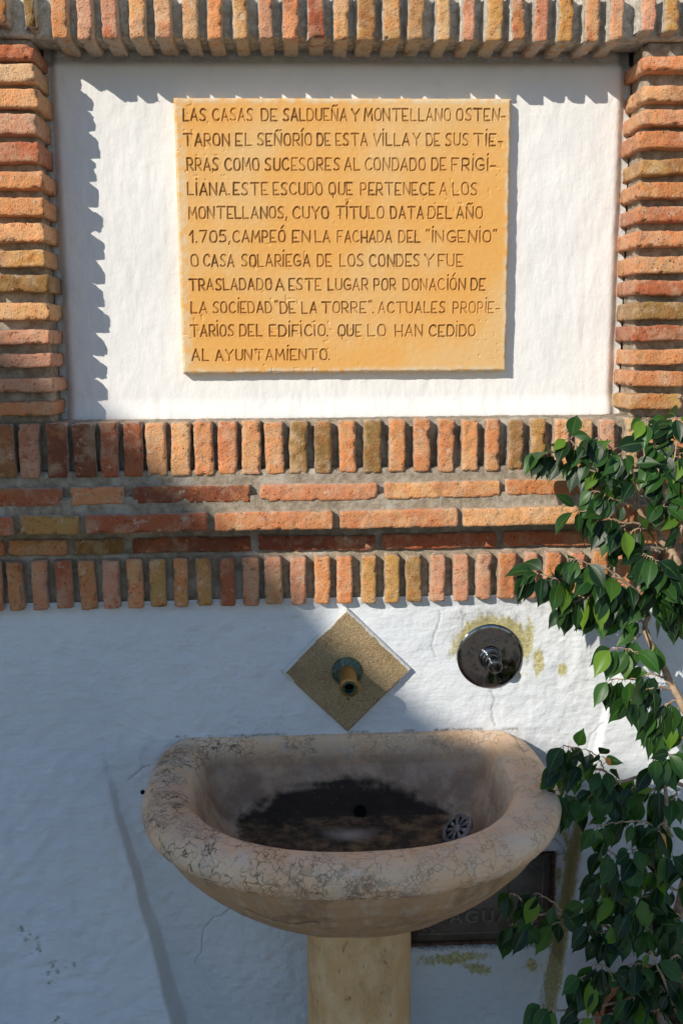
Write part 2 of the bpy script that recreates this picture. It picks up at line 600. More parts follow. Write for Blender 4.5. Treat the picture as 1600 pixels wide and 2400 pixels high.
k = Mat('stone_slabs', 0.85, 0.2)
bt = k.node('ShaderNodeTexBrick')
k.link(k.warp(0.01, 6), bt.inputs['Vector'])
bt.inputs['Scale'].default_value = 2.0
bt.inputs['Mortar Size'].default_value = 0.012
bt.inputs['Color1'].default_value = (0.30, 0.245, 0.18, 1)
bt.inputs['Color2'].default_value = (0.40, 0.33, 0.25, 1)
bt.inputs['Mortar'].default_value = (0.16, 0.14, 0.11, 1)
k.color(k.mix(k.ramp(k.noise(9, 5), 0.4, 0.7, 0, 0.4), bt.outputs['Color'], (0.22, 0.18, 0.14)))
k.bump(k.noise(30, 5), 0.5, 0.004)
PAVE = k.m
# ------------------------------------------------------------------ ground
g = Soup()
n = 90
xs = np.linspace(-60, 60, n)
g.add(np.array([(x, y, 0) for y in xs for x in xs]), grid_faces(n, n))
tag(g.build('pavement', PAVE), kind='structure')

# ------------------------------------------------------------------ the wall
WALL = empty('fountain_wall', (0, 0.2, 0), 'white limewashed wall with brick framed niche above the stone basin', 'wall')
core = Soup()
core.box(-3.0, 3.0, 0.14, 0.5, 0.0, 3.0)
core.box(-3.0, -0.9, 0.012, 0.14, 1.14, 3.0)
core.box(0.9, 3.0, 0.012, 0.14, 1.14, 3.0)
core.box(-0.9, 0.9, 0.012, 0.14, 2.46, 3.0)
core.build('wall_core', WHITE, WALL, False)

# ---- bricks
TINT = {k: np.array(s2l(v)) / np.array([1.0, 0.97, 0.9]) for k, v in dict(
    o=(208, 143, 93), r=(178, 106, 72), d=(130, 78, 56), y=(188, 144, 84), v=(142, 110, 64), p=(202, 149, 117),
    c=(214, 174, 126), l=(218, 162, 110)).items()}
_tmpl = {}


def box_template(nx, ny, nz):
    key = (nx, ny, nz)
    if key in _tmpl:
        return _tmpl[key]
    lx, ly, lz = [np.linspace(-1, 1, q + 1) for q in key]
    V, F = [], []

    def face(pts, a, b):
        V.append(pts)
        F.append(grid_faces(a, b) + sum(len(v) for v in V[:-1]))
    A, B = np.meshgrid(lz, lx, indexing='ij')
    face(np.stack([B, -np.ones_like(A), A], -1).reshape(-1, 3), nz + 1, nx + 1)
    A, B = np.meshgrid(lz, ly, indexing='ij')
    face(np.stack([np.ones_like(A), B, A], -1).reshape(-1, 3), nz + 1, ny + 1)
    face(np.stack([-np.ones_like(A), -B, A], -1).reshape(-1, 3), nz + 1, ny + 1)
    A, B = np.meshgrid(ly, lx, indexing='ij')
    face(np.stack([B, A, np.ones_like(A)], -1).reshape(-1, 3), ny + 1, nx + 1)
    face(np.stack([B, -A, -np.ones_like(A)], -1).reshape(-1, 3), ny + 1, nx + 1)
    V, F = np.vstack(V), np.vstack(F)
    u, inv = np.unique(np.round(V, 6), axis=0, return_inverse=True)
    _tmpl[key] = (u, inv.ravel()[F])
    return _tmpl[key]


def rough_box(sp, c, half, seed, cell=0.005, r=0.005, amp=1.0, bend=0.0, rot=0.0, chips=1.0, **attrs):
    nx, ny, nz = [max(2, int(round(2 * h / cell))) for h in half]
    ny = min(ny, 24)
    U, F = box_template(nx, ny, nz)
    half = np.array(half, float)
    p = U * half
    off = np.array([seed * 3.71, seed * 1.93, seed * 7.17])
    rr = r * (1 + 0.6 * vnoise(p * 45 + off, 3))[:, None]
    q = np.clip(p, -half + rr, half - rr)
    d = p - q
    ln = np.linalg.norm(d, axis=1, keepdims=True)
    dirn = d / np.maximum(ln, 1e-9)
    edge = (np.sum(np.abs(d) > 1e-6, axis=1) > 1).astype(float)
    p = q + dirn * rr
    disp = 0.0007 * amp * fbm(p * 26 + off, 11, 2) + 0.0010 * amp * fbm(p * 105 + off, 23, 2)
    ch = np.clip(fbm(p * 75 + off, 31, 3) - 0.20, 0, 1) * (0.005 + 0.016 * edge) * chips
    ch = np.minimum(ch, 0.007)
    p = p + dirn * (disp - ch)[:, None]
    if bend:
        long = 2 if half[2] > half[0] else 0
        t = p[:, long] / half[long]
        ph = seed * 2.3
        p[:, 0 if long == 2 else 2] += bend * (np.sin(t * 2.1 + ph) + 0.5 * np.sin(t * 5 + ph * 2))
    if rot:
        cs, sn = math.cos(rot), math.sin(rot)
        x, z = p[:, 0].copy(), p[:, 2].copy()
        p[:, 0], p[:, 2] = x * cs - z * sn, x * sn + z * cs
    sp.add(p + np.array(c), F, **attrs)


_bs = [100]


def brick(sp, x0, x1, z0, z1, yf, depth, code, cell=0.005, lime=0.7):
    _bs[0] += 1
    s = _bs[0]
    t = TINT[code] * (0.9 + 0.22 * random.random())
    t = t * (1 + 0.08 * (rng.random(3) - 0.5))
    dy = random.uniform(-0.0025, 0.0025)
    rough_box(sp, ((x0 + x1) / 2, yf + depth / 2 + dy, (z0 + z1) / 2), ((x1 - x0) / 2, depth / 2, (z1 - z0) / 2), s, cell,
              r=random.uniform(0.002, 0.004), amp=1.7, chips=1.5, bend=random.uniform(0.0004, 0.0013), rot=random.uniform(-0.012, 0.012), lime=lime, tint=t, tone=0.45 * t + 0.55 * TINT[random.choice('oorrdypcll')])


def mortar(parent, x0, x1, y0, y1, z0, z1, seed, cell=0.007, amp=1.7, fillets=(), lift=0.02, m=None):
    sp = Soup()
    for (fx, fz0, fz1) in fillets:
        # the joint was struck so that it slopes up against the next brick
        nz_, nx_ = 26, 7
        u, v_ = np.meshgrid(np.linspace(0, 1, nx_), np.linspace(0, 1, nz_))
        wd = random.uniform(0.006, 0.011)
        q = np.stack([fx - wd + (wd + 0.002) * u, y0 + 0.004 - (lift + 0.004) * u ** 1.3, fz0 + (fz1 - fz0) * v_], -1).reshape(-1, 3)
        nn_ = fbm(q * 90, seed + 50, 3)
        q[:, 1] += 0.004 * nn_
        q[:, 0] += 0.003 * fbm(q * 60, seed + 60, 2)
        sp.add(q, grid_faces(nz_, nx_))
    rough_box(sp, ((x0 + x1) / 2, (y0 + y1) / 2, (z0 + z1) / 2), ((x1 - x0) / 2, (y1 - y0) / 2, (z1 - z0) / 2), seed, cell, r=0.006, amp=amp, chips=0.5)
    return sp.build('mortar', m or MORTAR, parent)


FIL = []


def soldier(name, spans, codes, top, bot, yf, depth, label):
    """upright bricks; spans in photo pixels, top and bottom as (y at x=0, y at x=1600)"""
    sp = Soup()
    FIL.clear()
    for i, (a, b) in enumerate(spans):
        m_ = (a + b) / 2
        zt = P(m_, top[0] + (top[1] - top[0]) * m_ / 1600, yf)[2]
        zb = P(m_, (bot[0] + (bot[1] - bot[0]) * m_ / 1600) if not callable(bot) else bot(m_), yf)[2]
        ym = 1030 if yf > -0.06 else 40
        X0, X1 = P(a, ym if top[0] < 1200 else 1370, yf)[0], P(b, ym if top[0] < 1200 else 1370, yf)[0]
        FIL.append((X0, zb + 0.003, zt - 0.002))
        brick(sp, X0, X1, zb + random.uniform(-.002, .002), zt + random.uniform(-.002, .002), yf, depth, codes[i % len(codes)], lime=1.0 if yf < -0.06 else 0.75)
    o = sp.build(name, BRICK, WALL)
    if label:
        o['label'] = label
    return o


def outwards(sp, pitch=57, lo=-340, hi=1900, wd=42):
    a = list(sp)
    while a[0][0] > lo:
        a.insert(0, (a[0][0] - pitch, a[0][0] - pitch + wd))
    while a[-1][1] < hi:
        a.append((a[-1][0] + pitch, a[-1][0] + pitch + wd))
    return a


hd = [(-45, -8), (0, 17), (57, 82), (120, 158), (179, 215), (238, 275), (303, 341), (361, 400), (428, 464), (485, 520), (546, 579), (607, 640),
      (663, 699), (722, 760), (783, 818), (838, 879), (899, 938), (958, 994), (1024, 1055), (1086, 1114), (1142, 1178), (1200, 1230),
      (1254, 1285), (1310, 1343), (1374, 1405), (1430, 1461), (1502, 1535), (1560, 1591)]
hd[1] = (-12, 17)
hd[0] = (-70, -30)
codes_h = 'oyovoppolcoyorloycpycyproylpo'
lint = soldier('brick_lintel', outwards(hd), 'ypoy' + 'oydvopplccoyporlyyvcpyrpylpp', (-36, -28),
               lambda x: 54 + 10 * (x / 100) if 0 < x < 100 else (88 + 8 * x / 1600 if 100 <= x < 1480 else 72), -0.075, 0.13,
               None)
mortar(lint, -0.93, 0.93, -0.034, 0.06, 2.335, 2.458, 1, fillets=FIL, lift=0.034, m=LIMED)
sl_ = [(-10, 32), (45, 90), (108, 156), (171, 222), (235, 275), (288, 332), (342, 388), (400, 444), (454, 498), (510, 554), (566, 610), (620, 664),
       (679, 720), (737, 776), (795, 834), (853, 893), (912, 949), (971, 1008), (1028, 1064), (1083, 1119), (1139, 1171), (1193, 1226), (1246, 1280),
       (1300, 1333), (1351, 1387), (1407, 1441), (1468, 1496), (1520, 1556)]
sill = soldier('brick_sill', outwards(sl_), 'rlopov' + 'vpddrrlloolovvovooooovylcpcplcyo'[0:], (994, 980), (1122, 1096), -0.055, 0.115, None)
mortar(sill, -0.93, 0.93, -0.020, 0.06, 1.447, 1.557, 2, fillets=FIL, lift=0.018)
so_ = [(18, 53), (75, 110), (130, 168), (186, 224), (241, 280), (297, 334), (351, 388), (407, 440), (460, 495), (515, 550), (569, 607), (620, 661),
       (681, 717), (737, 773), (790, 826), (848, 881), (902, 935), (952, 988), (1009, 1042), (1063, 1097), (1117, 1150), (1167, 1207), (1230, 1258),
       (1277, 1312), (1334, 1368), (1390, 1424), (1446, 1480), (1502, 1536), (1556, 1590)]
sold = soldier('brick_soldier_course', outwards(so_, 55), 'oropor' + 'oopropoyoyrpppooyyvpppopopo', (1317, 1292), (1433, 1396), -0.025, 0.065, None)
mortar(sold, -0.93, 0.93, 0.002, 0.06, 1.142, 1.262, 3, fillets=FIL, lift=0.009)


def course(rows, codes, ty, by, yf, mz, my, seed):
    sp = Soup()
    for i, (a, b) in enumerate(rows):
        m_ = (a + b) / 2
        yt = ty[0] + (ty[1] - ty[0]) * m_ / 1600
        yb = by[0] + (by[1] - by[0]) * m_ / 1600
        p0, p1 = P(a, (yt + yb) / 2, yf), P(b, (yt + yb) / 2, yf)
        brick(sp, p0[0], p1[0], P(m_, yb, yf)[2], P(m_, yt, yf)[2], yf, 0.085, codes[i % len(codes)])
    o = sp.build('brick_string_course', BRICK, WALL)
    mortar(o, -0.93, 0.93, my, 0.06, mz[0], mz[1], seed)
    return o


course([(-420, -145), (-130, 145), (165, 290), (308, 586), (610, 884), (902, 1172), (1186, 1455), (1470, 1740)], 'orodoloo', (1146, 1121), (1188, 1156), -0.07, (1.374, 1.452), -0.05, 5)
course([(-270, 30), (46, 184), (199, 485), (503, 780), (797, 1073), (1085, 1355), (1372, 1640), (1655, 1930)], 'ryrooloo', (1212, 1183), (1256, 1224), -0.087, (1.322, 1.398), -0.066, 6)
course([(-250, 12), (20, 157), (174, 291), (311, 588), (606, 879), (895, 1163), (1180, 1450), (1466, 1740)], 'rovddrro', (1268, 1240), (1304, 1274), -0.006, (1.245, 1.345), 0.006, 7)


def jamb(rows, codes, x_in, sgn):
    sp = Soup()
    for i, (a, b) in enumerate(rows):
        px = 90 if sgn < 0 else 1510
        z1, z0 = P(px, a, -0.055)[2], P(px, b, -0.055)[2]
        L = random.uniform(0.112, 0.122)
        e = x_in + random.uniform(-0.004, 0.004)
        xa, xb = (e - L, e) if sgn < 0 else (e, e + L)
        brick(sp, xa, xb, z0, z1, -0.055, 0.125, codes[i % len(codes)], lime=0.22)
        if i % 2 == 0:
            xa, xb = (e - 2 * L - 0.02, e - L - 0.02) if sgn < 0 else (e + L + 0.02, e + 2 * L + 0.02)
        else:
            xa, xb = (e - 2 * L - 0.012, e - L - 0.012) if sgn < 0 else (e + L + 0.012, e + 2 * L + 0.012)
        brick(sp, xa, xb, z0, z1, -0.052, 0.08, random.choice('orplyc'), 0.007)
    o = sp.build('brick_jamb', BRICK, WALL)
    if sgn < 0:
        mortar(o, -0.87, x_in - 0.012, -0.022, 0.06, 1.553, 2.335, 8)
    else:
        mortar(o, x_in + 0.012, 0.87, -0.022, 0.06, 1.553, 2.335, 9)


jamb([(103, 137), (148, 191), (207, 252), (265, 314), (332, 380), (400, 441), (462, 505), (523, 566), (585, 625), (643, 684), (710, 750), (773, 807), (829, 861), (886, 920), (942, 975)],
     'rclproolyvlpppo', -0.610, -1)
jamb([(131, 165), (199, 237), (256, 293), (306, 347), (372, 408), (426, 464), (483, 520), (541, 578), (600, 640), (656, 692), (708, 750), (763, 799), (819, 855), (870, 906), (924, 960)],
     'olooyoroorvrooyl', 0.627, 1)

# ---- the plastered niche
nx, nz = 420, 270
X, Z = np.meshgrid(np.linspace(-0.625, 0.640, nx), np.linspace(1.545, 2.345, nz))
pp = np.stack([X * 1, X * 0, Z * 1], -1)
Y = 0.05 + 0.0045 * fbm(pp * 5, 51, 3) + 0.0012 * fbm(pp * np.array([60, 1, 22]), 52, 2)
cr_ = 0.030
for e in (X + 0.612, 0.628 - X, 2.322 - Z):
    Y = Y + 0.018 * (1 - smooth(0, cr_, e)) ** 2
Y = Y - 0.012 * (1 - smooth(0, 0.05, Z - 1.555))
zero = np.zeros(X.size)
dirt_dark = 0.55 * (1 - smooth(0.0, 0.012, np.minimum.reduce([X + 0.612, 0.628 - X, 2.322 - Z, Z - 1.556 + 0.004])).ravel())  # colour darkens along the edges of the niche
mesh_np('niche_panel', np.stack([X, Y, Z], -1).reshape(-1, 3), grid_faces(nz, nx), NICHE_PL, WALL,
        dict(moss=zero, dirt_dark=dirt_dark * 0.6, crack=zero))

# ---- the plastered dado under the bricks; its flanks batter outwards towards the ground
zs = np.linspace(-0.01, 1.152, 466)


def edge_x(z, tab):
    zz, xx = zip(*tab)
    return np.interp(z, zz, xx)


XLt = [(-0.02, -0.377), (0.16, -0.413), (0.747, -0.555), (0.875, -0.572), (1.2, -0.60)]
XRt = [(-0.02, 0.472), (0.05, 0.482), (0.596, 0.566), (1.026, 0.662), (1.2, 0.69)]
xl = edge_x(zs, XLt) + 0.004 * vnoise(np.stack([zs * 14, zs * 0, zs * 0], -1), 5)
xr = edge_x(zs, XRt) + 0.004 * vnoise(np.stack([zs * 14, zs * 0, zs * 0 + 9], -1), 6)
t_ = np.clip(0.84 - zs, 0, 1)
dl = 0.145 * t_ ** 2 / (t_ + 0.14)
t_ = np.clip(0.95 - zs, 0, 1)
dr = 0.125 * t_ ** 2 / (t_ + 0.14) + 0.004
ex = 0.016
rows, yrow = [], []
c1 = np.concatenate([np.linspace(0, 0.6, 30, endpoint=False), np.linspace(0.6, 1, 120, endpoint=False)])
t8 = np.linspace(0, 1, 9)
for j, z in enumerate(zs):
    a = -2.6 + (xl[j] + 2.6) * c1
    b = xl[j] + ex * t8
    m_ = np.linspace(xl[j] + ex, xr[j] - ex, 400)[1:-1]
    c = xr[j] - ex + ex * t8
    d = xr[j] + (2.6 - xr[j]) * (1 - c1[::-1])
    rows.append(np.concatenate([a, b, m_, c, d]))
    yrow.append(np.concatenate([-dl[j] * np.ones(len(a)), -dl[j] * (1 - smooth(0, 1, t8)), np.zeros(len(m_)), -dr[j] * smooth(0, 1, t8), -dr[j] * np.ones(len(d))]))
X, Y = np.array(rows), np.array(yrow)
Z = np.broadcast_to(zs[:, None], X.shape)
pp = np.stack([X, X * 0, Z], -1)
rough_r = smooth(0.2, 0.5, X)
lowl = smooth(0.75, 0.5, Z)
Y = Y + 0.006 * fbm(pp * 4, 61, 3) + (0.0015 + 0.0019 * np.maximum(rough_r, 0.7 * lowl) + 0.0016 * smooth(0.1, -0.15, X)) * fbm(pp * 42, 62, 3) + 0.0010 * fbm(pp * np.array([16, 1, 55]), 63, 2)
Y = Y - 0.005 * smooth(1.125, 1.148, Z)


def wp(px, py, Yp=0.0):
    p = P(px, py, Yp)
    return (p[0], p[2])


def blob(px, py, rx, rz, a=0.0):
    cx, cz = wp(px, py)
    dx, dz = X - cx, Z - cz
    ca, sa = math.cos(a), math.sin(a)
    u, v_ = (dx * ca + dz * sa) / (rx * 0.00095), (-dx * sa + dz * ca) / (rz * 0.00095)
    return np.clip(1.15 - np.hypot(u, v_), 0, 1)


discc = wp(1148, 1539)
rd = np.hypot(X - discc[0], Z - discc[1])
ang = np.arctan2(Z - discc[1], X - discc[0])
ring = (1 - smooth(0.078, 0.125, rd)) * (0.25 + 0.75 * smooth(-0.4, 0.5, np.sin(ang - 0.0)) + 0.25 * smooth(0.1, 0.9, np.cos(ang)))
moss = ring * 0.8
moss = np.maximum(moss, 0.9 * blob(1262, 1550, 20, 48))
moss = np.maximum(moss, 0.75 * blob(1238, 1500, 24, 90))
moss = np.maximum(moss, 1.0 * blob(1318, 1570, 17, 24))
moss = np.maximum(moss, 0.9 * blob(1060, 2245, 130, 24, 0.05))
moss = np.maximum(moss, 0.85 * blob(1115, 2268, 60, 26, -0.3))
moss = np.maximum(moss, 0.85 * blob(1245, 2262, 30, 30))
moss = np.maximum(moss, 0.7 * blob(1310, 2050, 16, 40))
arc = seg_dist(X, Z, [wp(1260, 1975), wp(1290, 1940), wp(1320, 1950), wp(1335, 1985), wp(1325, 2010)])
moss = np.maximum(moss, 0.85 * np.clip(1 - arc / 0.016, 0, 1))
moss = np.maximum(moss, 0.7 * blob(1300, 1905, 30, 16))
lineR = seg_dist(X, Z, [(float(edge_x(z, XRt)) - 0.008, z) for z in np.linspace(0.05, 0.66, 20)])
moss = np.maximum(moss, 0.85 * np.clip(1.2 - lineR / 0.012, 0, 1) * smooth(0.02, 0.2, Z) * smooth(0.7, 0.6, Z))
dirt_dark = 0.8 * np.clip(1 - lineR / 0.009, 0, 1) * smooth(0.3, 0.42, Z) * smooth(0.68, 0.6, Z)
br_ = smooth(-0.25, 0.35, fbm(pp * 60, 96, 3))
for (px, py, rx, rz, am) in ((1125, 1448, 85, 34, 1.0), (1080, 1480, 34, 46, 0.9), (1190, 1460, 60, 34, 0.9), (1218, 1500, 26, 50, 0.6)):
    dirt_dark = np.maximum(dirt_dark, am * blob(px, py, rx, rz) * (0.25 + 0.75 * br_))
arc2 = seg_dist(X, Z, [wp(1232, 2020), wp(1245, 1985), wp(1262, 1966), wp(1300, 1966), wp(1318, 1985), wp(1320, 1998), wp(1300, 2002)])
dirt_dark = np.maximum(dirt_dark, np.clip(1 - arc2 / 0.005, 0, 1))
# little black scuffs low on the left
sc_n = vnoise(pp * np.array([120, 1, 75]), 77) * 0.6 + vnoise(pp * np.array([260, 1, 160]), 78) * 0.4
sc_m = np.maximum.reduce([blob(150, 2240, 70, 40, 0.3), blob(85, 2170, 40, 60), blob(160, 2340, 50, 30), blob(10, 2320, 20, 60), blob(250, 1960, 20, 12)])
dirt_dark = np.maximum(dirt_dark, smooth(0.28, 0.42, sc_n * smooth(0.0, 0.6, sc_m)) * 0.9)
crack = np.zeros(X.shape)
for pts, wd in (([(1028, 1432), (1032, 1450), (1015, 1490), (1012, 1515), (1018, 1540)], 0.0016),
                ([(1150, 1620), (1158, 1640), (1152, 1665), (1154, 1685), (1160, 1702)], 0.0018),
                ([(545, 2122), (520, 2145), (500, 2150), (475, 2180), (470, 2235), (455, 2260)], 0.0016),
                ([(300, 1830), (335, 1800), (352, 1795)], 0.0014), ([(1090, 1440), (1082, 1470)], 0.0012),
                ([(1375, 1755), (1385, 1720), (1410, 1690)], 0.0016)):
    q = [wp(*p_) for p_ in pts]
    q2 = [q[0]]
    for a_, b_ in zip(q[:-1], q[1:]):
        for t in (0.33, 0.66, 1.0):
            q2.append((a_[0] + (b_[0] - a_[0]) * t + random.uniform(-.002, .002), a_[1] + (b_[1] - a_[1]) * t))
    dd = seg_dist(X, Z, q2)
    crack = np.maximum(crack, np.clip(1.2 - dd / wd, 0, 1) * 0.5)
    Y = Y + 0.0025 * np.clip(1 - dd / (wd * 1.6), 0, 1)
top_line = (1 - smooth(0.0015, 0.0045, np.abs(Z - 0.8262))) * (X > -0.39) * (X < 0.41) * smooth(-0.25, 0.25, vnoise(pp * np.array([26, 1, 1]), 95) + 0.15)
dirt_dark = np.maximum(dirt_dark, 0.95 * top_line)
# the opening for the meter cover
mL, mR, mB, mT = 0.155, 0.507, 0.272, 0.507
ins_ = np.minimum.reduce([X - mL, mR - X, Z - mB, mT - Z])
Y = Y + 0.03 * smooth(-0.006, 0.004, ins_ + 0.003 * vnoise(pp * 70, 91))
dirt_dark = np.maximum(dirt_dark, 0.8 * (1 - smooth(0.0, 0.012, np.abs(ins_ + 0.004))))
V = np.stack([X, Y, Z], -1).reshape(-1, 3)
mesh_np('plaster_dado', V, grid_faces(*X.shape), DADO_PL, WALL, dict(moss=moss.ravel(), dirt_dark=dirt_dark.ravel(), crack=crack.ravel()))

# ------------------------------------------------------------------ plaque with the carved text
GLY = {
    'A': (.62, [[(0, 0), (.31, 1), (.62, 0)], [(.1, .3), (.52, .3)]]), 'C': (.6, ['arcC']), 'D': (.58, [[(0, 0), (0, 1)], 'arcD']),
    'E': (.5, [[(.5, 1), (0, 1), (0, 0), (.5, 0)], [(0, .36), (.3, .36)]]), 'F': (.5, [[(.5, 1), (0, 1), (0, 0)], [(0, .48), (.36, .48)]]),
    'G': (.62, ['arcC', [(.62, .12), (.62, .42), (.34, .42)]]), 'H': (.58, [[(0, 0), (0, 1)], [(.58, 0), (.58, 1)], [(0, .4), (.58, .4)]]),
    'I': (.04, [[(.02, 0), (.02, 1)], [(.02, 1.30), (.05, 1.36)]]), 'J': (.4, [[(.4, 1), (.4, .2), (.2, 0), (0, .1)]]), 'L': (.48, [[(0, 1), (0, 0), (.48, 0)]]),
    'M': (.72, [[(0, 0), (.08, 1), (.36, .32), (.64, 1), (.72, 0)]]), 'N': (.58, [[(0, 0), (0, 1), (.58, 0), (.58, 1)]]), 'O': (.56, ['ring']),
    'P': (.5, [[(0, 0), (0, 1)], 'bowl']), 'Q': (.6, ['ring', [(.3, .12), (.36, -.2)]]), 'R': (.54, [[(0, 0), (0, 1)], 'bowl', [(.22, .42), (.54, 0)]]),
    'S': (.52, ['ess']), 'T': (.72, [[(0, 1), (.72, 1)], [(.36, 1), (.36, 0)]]), 'U': (.54, ['you']), 'V': (.6, [[(0, 1), (.3, 0), (.6, 1)]]),
    'Y': (.6, [[(0, 1), (.3, .5), (.6, 1)], [(.3, .5), (.3, 0)]]), '1': (.3, [[(0, .62), (.24, 1), (.24, 0)]]), '7': (.55, [[(0, 1), (.55, 1), (.2, 0)]]),
    '0': (.54, ['ring']), '5': (.5, [[(.46, 1), (.06, 1), (.02, .58), (.3, .62), (.48, .4), (.44, .12), (.22, 0), (0, .06)]]), '.': (.05, [[(.02, .03), (.03, 0)]]),
    ',': (.1, [[(.08, .06), (.06, -.08), (.0, -.2)]]), '-': (.34, [[(0, .34), (.34, .34)]]), '“': (.24, [[(.02, 1.12), (0, 1.0)], [(.2, 1.12), (.18, 1.0)]]),
    '”': (.24, [[(.02, 1.12), (0, .98)], [(.2, 1.12), (.18, .98)]])}


def arcs(kind, w_):
    t = np.linspace
    if kind == 'ring':
        return [(w_ / 2 + w_ / 2 * math.copysign(abs(math.cos(a)) ** .8, math.cos(a)), .5 + .5 * math.copysign(abs(math.sin(a)) ** .75, math.sin(a))) for a in t(0, 2 * math.pi, 17)]
    if kind == 'arcC':
        return [(w_ * .55 + w_ * .55 * math.cos(a), .5 + .5 * math.sin(a)) for a in t(rad(42), rad(318), 12)]
    if kind == 'arcD':
        return [(0, 1)] + [(w_ * .45 + w_ * .55 * math.cos(a), .5 + .5 * math.sin(a)) for a in t(math.pi / 2, -math.pi / 2, 9)] + [(0, 0)]
    if kind == 'bowl':
        return [(0, 1)] + [(w_ * .5 + w_ * .45 * math.cos(a), .71 + .29 * math.sin(a)) for a in t(math.pi / 2, -math.pi / 2, 7)] + [(0, .42)]
    if kind == 'you':
        return [(0, 1), (0, .3)] + [(w_ / 2 - w_ / 2 * math.cos(a), .3 - .3 * math.sin(a)) for a in t(0.3, math.pi - .3, 7)] + [(w_, .3), (w_, 1)]
    if kind == 'ess':
        return [(w_, .9), (w_ * .7, 1), (w_ * .3, .98), (w_ * .06, .8), (w_ * .16, .62), (w_ * .6, .46), (w_ * .92, .3), (w_ * .86, .1), (w_ * .5, 0), (w_ * .15, .02), (0, .1)]


ACC = {'Ñ': ('N', [(.08, 1.2), (.22, 1.3), (.38, 1.22), (.52, 1.32)]), 'Í': ('I', [(-.04, 1.22), (.12, 1.46)]), 'Ó': ('O', [(.22, 1.22), (.4, 1.46)])}


def word_strokes(wd, x0, x1, zb, zt):
    gap = 0.24
    items, cur = [], 0.0
    for ch in wd:
        b, acc = (ACC[ch] if ch in ACC else (ch, None))
        w_, st = GLY[b]
        if ch in '.,':
            cur -= 0.06
        polys = []
        for i, s_ in enumerate(st):
            if b == 'I' and i == 1 and acc:
                continue
            polys.append(arcs(s_, w_) if isinstance(s_, str) else s_)
        if acc:
            polys.append(acc)
        items.append((cur, w_, polys))
        cur += w_ + gap
    tot = cur - gap
    sx, sz = (x1 - x0) / max(tot, 0.01), (zt - zb)
    if len(wd) == 1 and wd in '.I,':
        sx = sz
    out = []
    for (c, w_, polys) in items:
        jx, jz, sk = random.uniform(-.02, .02), random.uniform(-.02, .02), random.uniform(-.04, .04)
        dep = random.uniform(0.75, 1.25)
        for pl in polys:
            out.append(([(x0 + (c + px + jx + sk * pz) * sx, zb + (pz + jz) * sz) for px, pz in pl], dep))
    return out


YP = 0.022
R_ = 'right half of the photograph crop'
TEXT = [
    (133, 235, 'T', [('LAS', 115, 305), ('CASAS', 372, 720), ('DE', 797, 930), ('SALDUEÑA', 990, 1540), ('Y', 1588, 1653), ('MONTELLANO', 1696, 2450), ('OSTEN-', 2503, 2928)]),
    (350, 453, 'T', [('TARON', 120, 515), ('EL', 575, 705), ('SEÑORÍO', 765, 1235), ('DE', 1285, 1397), ('ESTA', 1450, 1721), ('VILLA', 1778, 2088), ('Y', 2123, 2183), ('DE', 2240, 2355), ('SUS', 2408, 2605), ('TIE-', 2655, 2905)]),
    (565, 670, 'T', [('RRAS', 152, 415), ('COMO', 478, 775), ('SUCESORES', 832, 1478), ('AL', 1525, 1655), ('CONDADO', 1705, 2228), ('DE', 2286, 2407), ('FRIGI-', 2461, 2843)]),
    (780, 885, 'T', [('LIANA.', 155, 515), ('ESTE', 553, 848), ('ESCUDO', 905, 1328), ('QUE', 1390, 1590), ('PERTENECE', 1665, 2311), ('A', 2353, 2418), ('LOS', 2473, 2683)]),
    (990, 1092, 'T', [('MONTELLANOS,', 163, 1018), ('CUYO', 1075, 1383), ('TÍTULO', 1448, 1863), ('DATA', 1928, 2213), ('DEL', 2253, 2461), ('AÑO', 2503, 2728)]),
    (5, 105, 'B', [('1.705,', 172, 515), ('CAMPEÓ', 547, 1000), ('EN', 1070, 1220), ('LA', 1270, 1397), ('FACHADA', 1463, 1933), ('DEL', 1998, 2183), ('“INGENIO”', 2233, 2858)]),
    (213, 317, 'B', [('O', 185, 242), ('CASA', 292, 555), ('SOLARIEGA', 625, 1218), ('DE', 1288, 1408), ('LOS', 1483, 1688), ('CONDES', 1743, 2178), ('Y', 2218, 2298), ('FUE', 2341, 2558)]),
    (424, 524, 'B', [('TRASLADADO', 168, 880), ('A', 925, 995), ('ESTE', 1037, 1315), ('LUGAR', 1380, 1725), ('POR', 1781, 1971), ('DONACIÓN', 2038, 2575), ('DE', 2626, 2751)]),
    (627, 725, 'B', [('LA', 183, 318), ('SOCIEDAD', 375, 887), ('“DE', 915, 1093), ('LA', 1150, 1278), ('TORRE”', 1325, 1758), ('.', 1778, 1785), ('ACTUALES', 1820, 2400), ('PROPIE-', 2470, 2880)]),
    (828, 928, 'B', [('TARIOS', 180, 553), ('DEL', 610, 800), ('EDIFICIO.', 872, 1375), ('QUE', 1465, 1670), ('LO', 1730, 1880), ('HAN', 1970, 2203), ('CEDIDO', 2261, 2663)]),
    (1040, 1140, 'B', [('AL', 192, 330), ('AYUNTAMIENTO.', 397, 1390)])]
strokes = []
for (yt, yb, part, words) in TEXT:
    oy = 220 if part == 'T' else 540
    for (wd, a, b) in words:
        p0 = P(400 + a / 3.733, oy + yb / 3.733, YP)
        p1 = P(400 + b / 3.733, oy + yt / 3.733, YP)
        strokes += word_strokes(wd, p0[0], p1[0], p0[2], p1[2])
X0, X1, Z0, Z1 = -0.346, 0.370, 1.657, 2.233
nx, nz = 760, 612
gx, gz = np.linspace(X0, X1, nx), np.linspace(Z0, Z1, nz)
X, Z = np.meshgrid(gx, gz)
D = np.full(X.shape, 1e9)
DEP = np.ones(X.shape)
hx, hz = gx[1] - gx[0], gz[1] - gz[0]
